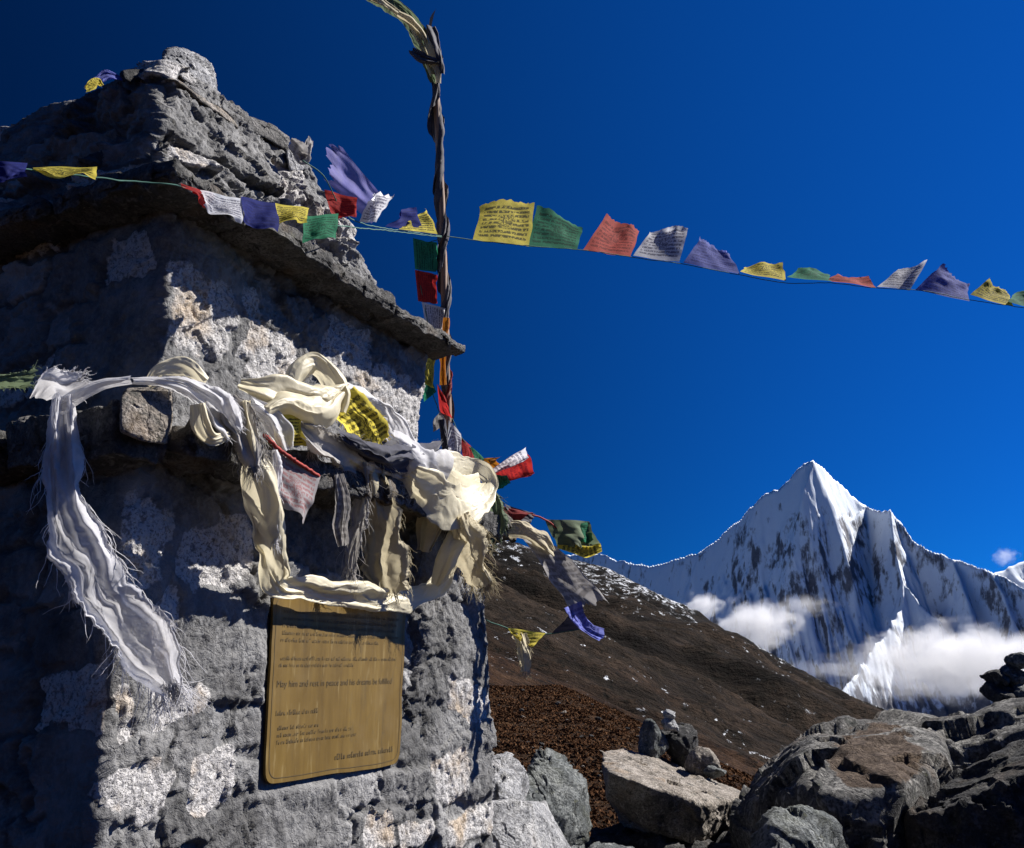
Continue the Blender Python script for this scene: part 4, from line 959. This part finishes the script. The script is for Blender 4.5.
    if ragged: V3 = V3 + T[:, None] * (endm * ragged * 0.25 * vn(np.stack([ss * 26, ss * 0, ss * 0 + seed], -1), seed + 5) * arc[-1] * 0.5)[..., None]
    uv = np.stack([ss + 0.5, aa / arc[-1]], -1)
    o = mk(name, V3.reshape(-1, 3), grid_faces(n, m_), mt, parent, origin=None if parent is not None else pts[0], uv=uv)
    if parent is None: tag(o, label, cat, group)
    elif label: o['label'] = label
    if fringe:                                 # (count, length m)
        r = np.random.RandomState(seed + 31); cnt, ln = fringe; j = r.randint(0, m_, cnt); pos = V3[-1, j] + r.normal(size=(cnt, 3)) * 0.003; i2 = np.tile(T[-1], (cnt, 1)) + 0.35 * (s[j][:, None] * 2) * L[-1]
        if edge_fr:
            ii = r.randint(int(n * 0.15), n, edge_fr); sd_ = r.choice([0, m_ - 1], edge_fr); sgn2 = np.where(sd_ == 0, -1.0, 1.0)
            pos = np.vstack([pos, V3[ii, sd_]]); i2 = np.vstack([i2, T[ii] * 0.9 + L[ii] * sgn2[:, None] * 0.45 + np.array([0, 0, -0.3])])
        fringe_geo(pos, i2, ln, seed + 32).mk('fringe', mt, o)['kind'] = 'stuff'
    return o
def flag(parent, cs_, mt, seed, amp=0.014, waves=1.6, name='flag', curl=0.0, group=None, label=None, cat=None, ragged=0.0, roll=0.0):
    """cs_: cord start, cord end, free corner by the end, free corner by the start"""
    c = [P(t if len(t) > 3 else (*t, 'd')) for t in cs_]
    n, m_ = 34, 34; a, b = np.meshgrid(np.linspace(0, 1, m_), np.linspace(0, 1, n)); a_ = a[..., None]; b_ = b[..., None]
    base = (c[0] * (1 - a_) + c[1] * a_) * (1 - b_) + (c[3] * (1 - a_) + c[2] * a_) * b_
    e1 = c[1] - c[0]; e2 = c[3] - c[0]; nr = np.cross(e1, e2); nr /= np.linalg.norm(nr) + 1e-9
    sz = np.linalg.norm(e1)
    q = np.stack([a * 1.6, b * 1.6, 0 * a + seed * 5.3], -1)
    ph = fbm(q, 3, seed)
    h = amp * np.sin(2 * math.pi * waves * 0.7 * (a + 0.35 * b) + seed + 1.3 * ph) * (0.2 + 0.8 * b) + amp * 0.28 * fbm(q * 2.0, 2, seed + 1) * (0.3 + b)
    h = h + curl * b * b
    Wv = base + nr * h[..., None] + (e1 * 0.05)[None, None] * (fbm(q * 1.5, 2, seed + 2) * b)[..., None] + (e2 * 0.06)[None, None] * (fbm(q * 1.7 + 4, 2, seed + 3) * b)[..., None]
    if roll: # free part curls back on itself
        th = b * roll; Wv = Wv + (-e2)[None, None] * (b - np.sin(th) / max(roll, 1e-3))[..., None] + nr * ((1 - np.cos(th)) / roll * np.linalg.norm(e2))[..., None]
    if ragged: Wv = Wv + e2 * (ragged * sstep(0.8, 1, b) * vn(np.stack([a * 24, 0 * a, 0 * a + seed], -1), seed))[..., None]
    uv = np.stack([a, b], -1)
    o = mk(name, Wv.reshape(-1, 3), grid_faces(n, m_), mt, parent, origin=None if parent is not None else c[0], uv=uv)
    if parent is None: tag(o, label, cat, group)
    elif label: o['label'] = label
    return o
def string(label, path, mt='cord', r=0.002, kind='prayer_flag_string'):
    pts = np.array([P(t if len(t) > 3 else (*t, 'd')) for t in path])
    t = thing(kind, label, 'prayer flags', pts[0])
    c = crom(pts, 20 * len(path)); c = c + 0.002 * np.stack([fbm(c * 25, 2, 1), fbm(c * 25, 2, 2), fbm(c * 25, 2, 3)], -1)
    tube('cord', c, r, M[mt], t, m=6); return t

# --- the scarves heaped on the ledge
G1 = 'ceremonial scarves draped over the ledge'
ribbon('scarf', [(242, 402, -.22), (250, 440, -.245), (260, 490, -.20), (268, 540, -.13), (274, 574, -.085), (284, 588, -.075), (312, 589, -.075), (345, 594, -.07), (385, 599, -.07), (420, 594, -.075), (445, 576, -.09), (462, 545, -.12)],
       [16, 24, 34, 40, 34, 22, 25, 25, 23, 28, 26, 12], M['cream'], 2.4, 0.010, 11, 0.012, label='long cream silk scarf hanging in a loop down across the top of the plaque', cat='scarf', group=G1)
ribbon('scarf', [(240, 384, -.14), (262, 388, -.19), (290, 397, -.22), (318, 400, -.22), (338, 392, -.2)], [14, 24, 30, 26, 12], M['cream'], 2.0, 0.010, 12, 0.030,
       label='cream silk scarf rolled sideways behind the small yellow cloth', cat='scarf', group=G1)
ribbon('scarf', [(258, 414, -.22), (280, 404, -.24), (305, 408, -.25), (322, 408, -.25), (334, 398, -.22)], [16, 26, 34, 32, 16], M['cream'], 1.5, 0.008, 13, 0.035,
       label='plump cream silk fold bulging above the small yellow cloth', cat='scarf', group=G1)
ribbon('scarf', [(288, 392, -.12), (298, 372, -.13), (314, 364, -.15), (328, 378, -.18), (336, 396, -.2), (336, 414, -.2)], [14, 20, 22, 24, 24, 18], M['cream'], 1.4, 0.010, 14, 0.02,
       label='cream silk scarf knotted in a high arch against the upper wall', cat='scarf', group=G1)
ribbon('scarf', [(334, 384, -.1), (356, 398, -.11), (378, 412, -.12), (396, 428, -.13), (408, 446, -.15)], [18, 26, 28, 26, 22], M['white'], 2.5, 0.012, 15, 0.015,
       label='white scarf lying along the ledge behind the large yellow cloth', cat='scarf', group=G1)
ribbon('scarf', [(385, 440, -.17), (400, 452, -.2), (420, 468, -.22), (438, 476, -.22)], [24, 36, 48, 40], M['white'], 2, 0.012, 43, 0.02,
       label='white crumpled scarf end between navy cloth and big cream loop', cat='scarf', group=G1)
ribbon('scarf', [(404, 470, -.22), (420, 486, -.27), (444, 503, -.30), (468, 506, -.30), (484, 494, -.25), (489, 480, -.19), (478, 471, -.13), (458, 469, -.12), (440, 474, -.14)], [40, 46, 38, 34, 32, 26, 26, 28, 26], M['cream'], 1.0, 0.006, 16, 0.008,
       label='wide cream silk scarf turned in a big open loop at the ledge end', cat='scarf', group=G1)
ribbon('inner_fold', [(420, 474, -.16), (440, 482, -.17), (462, 486, -.17), (480, 482, -.15)], [26, 30, 30, 20], M['cream'], 1.0, 0.005, 45, 0.0, parent=C.objects[-1])
ribbon('scarf', [(372, 468, -.19), (376, 500, -.15), (382, 535, -.10), (388, 566, -.08), (392, 592, -.075)], [24, 30, 44, 52, 40], M['tan'], 3.5, 0.014, 17, 0.01, ragged=0.12, fringe=(60, 0.07), edge_fr=50,
       label='pale cream scarf hanging straight down above the middle of the plaque', cat='scarf', group=G1)
ribbon('scarf', [(358, 462, -.19), (362, 490, -.16), (358, 520, -.12), (352, 552, -.09), (350, 572, -.08)], [20, 24, 20, 14, 8], M['greyfur'], 2.5, 0.01, 18, 0, ragged=0.3, fringe=(50, 0.09), edge_fr=60,
       label='torn grey gauze strip dangling to a thread over the plaque', cat='scarf', group=G1)
ribbon('scarf', [(340, 474, -.21), (343, 500, -.2), (340, 525, -.18), (343, 546, -.16)], [8, 16, 18, 10], M['f_grey'], 1.5, 0.008, 19, 0, ragged=0.1,
       label='narrow printed white strip hanging left of the torn grey gauze', cat='scarf', group=G1)
ribbon('scarf', [(300, 428, -.24), (318, 440, -.26), (342, 454, -.26), (366, 464, -.25), (390, 476, -.22), (410, 480, -.2)], [14, 32, 34, 30, 20, 10], M['greyfur'], 3, 0.016, 20, 0.02, ragged=0.2, fringe=(70, 0.06), edge_fr=260,
       label='shaggy frayed grey scarf twisted across the ledge front', cat='scarf', group=G1)
ribbon('dark_cloth', [(332, 432, -.22), (352, 442, -.26), (378, 454, -.28), (402, 458, -.27), (422, 453, -.24), (436, 446, -.22)], [10, 20, 28, 30, 24, 14], M['navy'], 1.5, 0.010, 21, 0.022, fringe=(40, 0.02), edge_fr=60,
       label='navy wool cloth sagging between the yellow cloth and the big cream loop', cat='cloth')
ribbon('yellow_cloth', [(340, 396, -.2), (350, 408, -.24), (360, 422, -.26), (370, 436, -.25), (376, 444, -.23)], [30, 42, 46, 42, 32], M['f_yellow'], 3.2, 0.012, 22, 0.02, ragged=0.06, fringe=(40, 0.02), edge_fr=50,
       label='large bunched yellow prayer cloth lying on the cream scarves', cat='prayer cloth')
flag(None, [(272, 414, -.26, 'v'), (303, 415, -.26, 'v'), (302, 446, -.26, 'v'), (277, 448, -.25, 'v')], M['f_yellow'], 23, 0.012, 2.2, name='yellow_cloth', label='small yellow prayer cloth tucked beneath the plump cream fold', cat='prayer cloth')
ribbon('scarf', [(228, 398, -.2), (240, 418, -.25), (247, 442, -.26), (252, 466, -.25)], [18, 30, 28, 14], M['greyfur'], 3, 0.014, 24, 0.015, ragged=0.25, fringe=(80, 0.07), edge_fr=140,
       label='tuft of frayed grey scarf above the long cream loop', cat='scarf', group=G1)
ribbon('scarf', [(250, 402, -.24), (268, 416, -.27), (280, 432, -.27), (286, 448, -.26)], [12, 20, 24, 14], M['white'], 2, 0.01, 44, 0.012, label='creased lilac-white scarf end beside the small yellow cloth', cat='scarf', group=G1)
pf = thing('printed_cloth', 'faded white prayer cloth printed in pink hanging from a red hem', 'prayer cloth', P((280, 452, -.27)))
flag(pf, [(272, 446, -.27, 'v'), (320, 476, -.27, 'v'), (306, 522, -.24, 'v'), (284, 508, -.24, 'v')], M['f_pink'], 25, 0.012, 1.2)
hem = np.array([P((264, 434, -.27)), P((280, 450, -.285)), P((300, 464, -.285)), P((319, 476, -.275))]); hv, hf = tube_geo(crom(hem, 40) + 0.001 * np.random.RandomState(1).normal(size=(40, 3)), 0.005, 7); mk('red_hem', hv, hf, M['redcord'], pf)
ribbon('scarf', [(272, 450, -.25), (275, 480, -.24), (274, 512, -.2), (276, 540, -.17)], [10, 12, 9, 4], M['white'], 2, 0.008, 26, 0, ragged=0.3, fringe=(30, 0.05), edge_fr=30, label='thin white frayed strip hanging in front of the long cream loop', cat='scarf', group=G1)
ribbon('scarf', [(430, 498, -.17), (428, 530, -.12), (424, 552, -.09)], [30, 28, 18], M['tan'], 2, 0.012, 27, 0.0, label='tan scarf end hanging in shade behind the big cream loop', cat='scarf', group=G1)
ribbon('scarf', [(458, 512, -.22), (464, 532, -.22), (472, 556, -.2), (482, 582, -.18)], [30, 36, 36, 26], M['tan'], 3.5, 0.014, 28, 0.012, ragged=0.2, fringe=(120, 0.10), edge_fr=120,
       label='shaggy tan scarf tail blowing off the shrine corner', cat='scarf', group=G1)
ribbon('scarf', [(474, 512, -.2), (460, 535, -.2), (446, 560, -.15), (436, 584, -.1)], [16, 18, 16, 8], M['cream'], 1.5, 0.008, 29, 0.01, label='narrow cream scarf strip slanting behind the shaggy tan tail', cat='scarf', group=G1)
ribbon('scarf', [(486, 492, 3.42, 'd'), (494, 506, 3.42, 'd'), (498, 522, 3.42, 'd'), (490, 540, 3.42, 'd')], [16, 20, 18, 12], M['greengauze'], 3, 0.02, 30, 0.02, ragged=0.3, fringe=(40, 0.06), edge_fr=90,
       label='fuzzy grey-green cloth bunched round the shrine corner', cat='scarf', group=G1)
# scarves at the ledge corner
ribbon('scarf', [(148, 386, -.06), (162, 375, -.09), (182, 374, -.11), (204, 386, -.15)], [12, 22, 24, 14], M['cream'], 2.6, 0.014, 31, 0.008, label='cream scarf looped on the ledge above the white gauze', cat='scarf', group=G1)
ribbon('scarf', [(130, 380, -.1), (155, 381, -.13), (182, 386, -.18), (206, 398, -.22), (222, 414, -.235), (232, 430, -.23)], [7, 10, 20, 32, 38, 24], M['white'], 4.2, 0.014, 32, 0.012, ragged=0.15, fringe=(60, 0.03), edge_fr=60,
       label='white gauze scarf crumpled over the ledge next to the blocky stone', cat='scarf', group=G1)
ribbon('scarf', [(198, 404, -.235), (202, 424, -.24), (212, 438, -.24), (226, 436, -.235)], [14, 18, 16, 10], M['cream'], 1.6, 0.010, 33, 0.0, label='cream scarf end curling under the crumpled white gauze', cat='scarf', group=G1)
ribbon('scarf', [(40, 396, -.19, 'u'), (54, 384, -.2, 'u'), (70, 386, -.2, 'u'), (86, 380, -.19, 'u')], [14, 26, 28, 14], M['white'], 2.5, 0.012, 34, 0.02, ragged=0.15, fringe=(60, 0.03), edge_fr=60, label='white scarf tied in a knot at the shaded end of the ledge', cat='scarf', group=G1)
ribbon('scarf', [(58, 408, -.2, 'u'), (80, 394, -.19, 'u'), (104, 384, -.16, 'u'), (132, 380, -.13, 'u')], [12, 14, 12, 9], M['white'], 1.5, 0.006, 35, 0.012, label='thin white band stretched from the knot to the blocky stone', cat='scarf', group=G1)
ribbon('scarf', [(62, 398, 2.14, 'd'), (62, 440, 2.12, 'd'), (67, 495, 2.09, 'd'), (82, 545, 2.06, 'd'), (106, 588, 2.05, 'd'), (135, 630, 2.08, 'd'), (156, 662, 2.12, 'd'), (170, 688, 2.15, 'd')], [18, 22, 30, 52, 66, 58, 40, 16], M['gauze'], 4.5, 0.016, 36, 0.004, ragged=0.12,
       fringe=(200, 0.11), edge_fr=120, label='long white gauze scarf blowing down round the shaded corner of the shrine', cat='scarf', group=G1)
ribbon('feathery_cloth', [(-20, 384, -.21, 'u'), (0, 381, -.21, 'u'), (18, 380, -.21, 'u'), (37, 377, -.21, 'u')], [14, 15, 16, 15], M['greengauze'], 2, 0.01, 37, 0.015, ragged=0.3, fringe=(10, 0.02), edge_fr=80, label='faded green ragged cloth strung along the shaded ledge end', cat='cloth')

# --- prayer flag strings
s1 = string('prayer flag string sagging in front of the roof heap and tied to the pole', [(-12, 167, 2.2), (30, 170, 2.25), (97, 178, 2.32), (140, 182, 2.38), (183, 187, 2.42), (240, 205, 2.60), (275, 212, 2.68), (305, 222, 2.76), (340, 226, 2.9), (390, 231, 3.6), (442, 237, 4.31)])
flag(s1, [(-14, 160, 2.2), (28, 163, 2.24), (26, 178, 2.2), (-14, 182, 2.2)], M['f_navy'], 101, 0.012, 1.5)
flag(s1, [(33, 167, 2.26), (97, 167, 2.30), (97, 179, 2.25), (36, 172, 2.25)], M['f_yellow'], 102, 0.010, 2)
flag(s1, [(181, 183, 2.41), (212, 195, 2.50), (209, 207, 2.46), (190, 193, 2.42)], M['f_red'], 103, 0.010, 1)
flag(s1, [(200, 190, 2.46), (242, 199, 2.58), (240, 224, 2.52), (203, 206, 2.44)], M['f_white'], 104, 0.014, 1.6)
flag(s1, [(240, 197, 2.58), (275, 203, 2.66), (278, 232, 2.60), (243, 220, 2.52)], M['f_navy'], 105, 0.012, 1.2)
flag(s1, [(275, 203, 2.66), (309, 208, 2.76), (308, 221, 2.70), (277, 222, 2.62)], M['f_yellow'], 106, 0.012, 1.6)
flag(s1, [(303, 216, 2.75), (338, 214, 2.86), (336, 240, 2.78), (305, 240, 2.68)], M['f_green'], 107, 0.012, 1.0)
s2 = string('short prayer flag string flying off the roof edge with a torn purple flag', [(303, 160, 2.95), (325, 178, 3.0), (345, 214, 3.1), (372, 226, 3.4), (405, 231, 3.8), (442, 236, 4.31)])
flag(s2, [(324, 190, 3.05), (357, 198, 3.08), (355, 218, 3.02), (330, 216, 3.0)], M['f_red'], 111, 0.014, 1.3)
flag(s2, [(372, 224, 3.38), (386, 200, 3.36), (345, 150, 3.2), (322, 178, 3.12)], M['purple_gauze'], 112, 0.035, 1.2, ragged=0.08)
flag(s2, [(360, 222, 3.25), (376, 222, 3.3), (390, 192, 3.28), (370, 196, 3.22)], M['f_white'], 113, 0.02, 1.4, ragged=0.1, label='frayed whitish flag')
flag(s2, [(384, 226, 3.55), (424, 232, 4.05), (412, 206, 3.9), (400, 214, 3.7)], M['f_navy'], 114, 0.015, 1.2)
flag(s2, [(398, 229, 3.7), (437, 234, 4.22), (425, 208, 4.05), (412, 222, 3.85)], M['f_yellow'], 115, 0.015, 1.2)
ribbon('roof_cloth', [(292, 142, .2), (300, 150, .2), (304, 158, .19), (310, 140, .22)], [10, 16, 14, 6], M['f_grey'], 1.5, 0.012, 116, 0, ragged=0.2, label='scrap of grey cloth caught at the edge of the roof heap', cat='cloth')
# the long string to the right
D0 = 4.32
def dS(px): return D0 + (px - 447) / 577 * 1.9
main = [(447, 236), (473, 240), (530, 246), (583, 250), (637, 258), (683, 264), (740, 275), (787, 283), (830, 283), (877, 288), (925, 291), (970, 300), (1012, 306), (1060, 314)]
s3 = string('long prayer flag string stretched from the pole across the open sky', [(a, b, dS(a)) for a, b in main], r=0.0022)
FL = [('f_yellow', (473, 240), (529, 246), (536, 206), (480, 208), 1.2), ('f_green', (527, 246), (577, 250), (584, 228), (536, 211), 1.0), ('f_brick', (583, 250), (630, 257), (638, 234), (604, 219), 1.7),
      ('f_white', (633, 256), (679, 262), (688, 230), (648, 234), 1.5), ('f_blue', (683, 263), (740, 274), (728, 256), (702, 239), 1.0), ('f_yellow', (740, 272), (786, 281), (784, 263), (746, 266), 1.4),
      ('f_green', (787, 277), (834, 282), (830, 274), (797, 269), 1.2), ('f_brick', (827, 280), (877, 288), (868, 277), (834, 277), 1.3), ('f_white', (877, 287), (910, 290), (926, 263), (896, 272), 1.2),
      ('f_blue', (915, 290), (970, 301), (968, 286), (942, 266), 0.9), ('f_yellow', (970, 295), (1013, 307), (1008, 296), (988, 279), 1.0), ('f_green', (1008, 302), (1050, 312), (1046, 292), (1016, 291), 1.2)]
for i, (m_, a, b, c_, d_, wv) in enumerate(FL):
    rr = random.Random(i); c_ = (c_[0] + (c_[0] - b[0]) * 0.1, c_[1] + (c_[1] - b[1]) * 0.12); d_ = (d_[0] + (d_[0] - a[0]) * 0.1, d_[1] + (d_[1] - a[1]) * 0.12)
    flag(s3, [(*a, dS(a[0])), (*b, dS(b[0])), (*c_, dS(c_[0]) + rr.uniform(0.10, 0.26)), (*d_, dS(d_[0]) + rr.uniform(0.10, 0.26))], M[m_], 130 + i, 0.015, wv, ragged=0.03)
# the string that runs down the pole
s4 = string('string of small prayer flags tied down along the pole', [(441, 238, 4.318), (425, 246, 4.306), (419, 272, 4.267), (424, 304, 4.221), (430, 338, 4.172), (426, 360, 4.160), (432, 390, 4.133), (442, 420, 4.087), (452, 440, 4.069)], r=0.002)
flag(s4, [(413, 238, 4.318), (415, 269, 4.272), (436, 272, 4.247), (437, 244, 4.289)], M['f_green'], 151, 0.012, 1)
flag(s4, [(415, 270, 4.270), (418, 301, 4.225), (438, 304, 4.201), (436, 274, 4.244)], M['f_red'], 152, 0.010, 1)
flag(s4, [(422, 302, 4.224), (426, 330, 4.183), (442, 338, 4.152), (445, 308, 4.195)], M['f_white'], 153, 0.010, 1)
flag(s4, [(421, 360, 4.160), (424, 384, 4.139), (434, 388, 4.105), (434, 358, 4.133)], M['f_yellow'], 154, 0.012, 1)
flag(s4, [(422, 384, 4.139), (424, 402, 4.123), (436, 392, 4.122), (432, 378, 4.134)], M['f_green'], 155, 0.012, 1)
flag(s4, [(437, 384, 4.079), (440, 412, 4.054), (452, 418, 4.038), (446, 398, 4.056)], M['f_red'], 156, 0.012, 1)
flag(s4, [(433, 420, 4.067), (433, 432, 4.056), (444, 424, 4.043), (442, 410, 4.056)], M['f_grey'], 157, 0.012, 1)
ribbon('pole_cloth', [(441, 420, 4.047, 'd'), (444, 440, 4.029, 'd'), (445, 468, 4.008, 'd')], [9, 9, 8], M['navy'], 1.5, 0.008, 158, 0.012, label='dark cloth wound round the foot of the wooden pole', cat='cloth')
ribbon('pole_cloth', [(446, 318, 4.161, 'd'), (443, 350, 4.114, 'd'), (443, 385, 4.078, 'd')], [7, 8, 6], M['orange'], 1.5, 0.006, 159, 0.01, label='orange-brown cloth strip wound along the pole by the slab tip', cat='cloth')
# cloth bundle at the pole top, streaming away upwards
pt = thing('streamer_bundle', 'faded dark and pale cloth bundle knotted at the pole top streaming upwards', 'cloth', P((432, 60, 4.729, 'd')))
ribbon('streamer', [(434, 82, 4.629, 'd'), (428, 60, 4.669, 'd'), (420, 38, 4.708, 'd'), (408, 18, 4.739, 'd'), (388, 2, 4.737, 'd'), (366, -12, 4.731, 'd')], [9, 13, 13, 10, 13, 18], M['greengauze'], 2.5, 0.02, 161, 0.02, ragged=0.1, parent=pt)
ribbon('streamer', [(432, 76, 4.625, 'd'), (424, 52, 4.670, 'd'), (412, 26, 4.710, 'd'), (394, 10, 4.718, 'd'), (368, -6, 4.716, 'd')], [5, 6, 6, 7, 9], M['tan'], 2, 0.010, 162, 0.018, parent=pt)
ribbon('streamer', [(438, 84, 4.603, 'd'), (436, 66, 4.632, 'd'), (428, 44, 4.682, 'd'), (414, 24, 4.704, 'd'), (398, 14, 4.708, 'd')], [6, 8, 7, 6, 5], M['tan'], 1, 0.006, 163, 0.01, parent=pt)
ribbon('knot', [(414, 52, 4.670, 'd'), (424, 58, 4.634, 'd'), (438, 62, 4.643, 'd')], [7, 11, 9], M['darkwrap'], 2, 0.012, 164, 0.03, parent=pt)
ribbon('knot', [(430, 28, 4.755, 'd'), (434, 40, 4.703, 'd'), (438, 58, 4.654, 'd'), (440, 76, 4.625, 'd')], [9, 11, 9, 7], M['darkwrap'], 2, 0.012, 165, 0.02, parent=pt)
# --- tangle of flags blowing off the far corner
s5 = string('cluster of small flags fluttering above the shrine corner against the sky', [(452, 418, 4.070), (462, 438, 4.070), (478, 456, 4.023), (492, 472, 3.882), (500, 484, 3.741)], r=0.002)
flag(s5, [(449, 420, 4.070), (461, 434, 4.070), (462, 452, 3.999), (448, 468, 3.999)], M['f_white'], 171, 0.014, 1)
flag(s5, [(461, 437, 4.070), (476, 452, 4.070), (475, 466, 3.976), (462, 466, 3.976)], M['f_red'], 172, 0.014, 1.2)
flag(s5, [(470, 446, 4.046), (486, 460, 3.999), (484, 469, 3.952), (476, 466, 3.952)], M['f_green'], 173, 0.014, 1)
flag(s5, [(478, 458, 4.023), (484, 472, 3.952), (500, 470, 3.882), (499, 456, 3.929)], M['orange'], 174, 0.014, 1.2)
flag(s5, [(490, 471, 3.929), (497, 484, 3.835), (534, 474, 3.741), (527, 452, 3.835)], M['f_red'], 175, 0.018, 1.3)
flag(s5, [(490, 470, 3.905), (494, 473, 3.835), (528, 458, 3.694), (526, 450, 3.741)], M['f_white'], 176, 0.012, 1.0)
flag(s5, [(488, 474, 3.882), (494, 490, 3.788), (508, 488, 3.741), (508, 477, 3.788)], M['f_green'], 177, 0.014, 1.2)
s6 = string('string of ragged flags blown sideways from the corner over the dark hill', [(484, 505, 3.5), (505, 510, 3.55), (528, 514, 3.6), (546, 520, 3.64), (566, 536, 3.7), (580, 548, 3.74), (592, 552, 3.76)], 'redcord', 0.0035)
flag(s6, [(488, 500, 3.52), (522, 512, 3.58), (533, 518, 3.56), (504, 526, 3.5)], M['redrag'], 181, 0.025, 1.3)
flag(s6, [(504, 504, 3.55), (535, 514, 3.62), (530, 524, 3.60), (510, 520, 3.56)], M['darkwrap'], 182, 0.02, 1.2)
flag(s6, [(544, 519, 3.64), (590, 521, 3.74), (600, 546, 3.70), (562, 547, 3.66)], M['greengauze'], 183, 0.03, 1.6, ragged=0.1)
flag(s6, [(572, 526, 3.7), (588, 522, 3.74), (594, 540, 3.72), (578, 544, 3.68)], M['f_green'], 184, 0.02, 1.2)
ribbon('flag', [(556, 546, 3.66, 'd'), (572, 549, 3.68, 'd'), (586, 552, 3.7, 'd'), (600, 548, 3.72, 'd')], [5, 9, 13, 12], M['f_yellow'], 2, 0.012, 185, 0.012, parent=s6)
ribbon('flag', [(500, 528, 3.5, 'd'), (522, 530, 3.52, 'd'), (540, 540, 3.56, 'd'), (552, 552, 3.6, 'd')], [10, 20, 20, 8], M['tan'], 1.6, 0.016, 186, 0.01, parent=s6)
flag(s6, [(520, 536, 3.54), (556, 546, 3.62), (604, 600, 3.66), (572, 608, 3.6)], M['f_grey'], 187, 0.028, 1.1, ragged=0.04)
ribbon('flag', [(574, 604, 3.62, 'd'), (580, 618, 3.62, 'd'), (590, 628, 3.64, 'd'), (602, 634, 3.66, 'd')], [20, 18, 14, 12], M['f_blue'], 1.5, 0.015, 188, 0.01, parent=s6)
s7 = string('low cord with a tattered yellow flag and a dark blue rag', [(486, 620, 3.55), (505, 627, 3.58), (525, 634, 3.62), (548, 634, 3.66), (575, 630, 3.68), (590, 626, 3.7)], r=0.0025)
flag(s7, [(508, 628, 3.58), (546, 633, 3.64), (530, 648, 3.6), (518, 642, 3.58)], M['f_yellow'], 191, 0.02, 1.6, ragged=0.1)
ribbon('flag', [(520, 634, 3.6, 'd'), (523, 648, 3.58, 'd'), (526, 662, 3.58, 'd'), (525, 672, 3.58, 'd')], [18, 13, 12, 9], M['tan'], 2.5, 0.012, 192, 0.008, ragged=0.3, parent=s7, fringe=(30, 0.04), edge_fr=20)
flag(s7, [(552, 634, 3.66), (592, 627, 3.7), (580, 612, 3.66), (572, 612, 3.66)], M['navy'], 193, 0.02, 1)

# --- rags caught on top of the roof
ribbon('roof_cloth', [(84, 90, .42), (90, 86, .42), (97, 82, .44), (101, 85, .44)], [4, 8, 7, 4], M['f_yellow'], 2, 0.014, 201, 0.0, ragged=0.2, label='crumpled yellow rag caught on the shaded top of the roof heap', cat='cloth')
ribbon('roof_cloth', [(98, 80, .46), (108, 75, .46), (120, 78, .46)], [6, 9, 5], M['f_blue'], 2, 0.012, 202, 0.0, ragged=0.2, label='small violet rag beside the yellow rag on top of the roof heap', cat='cloth')
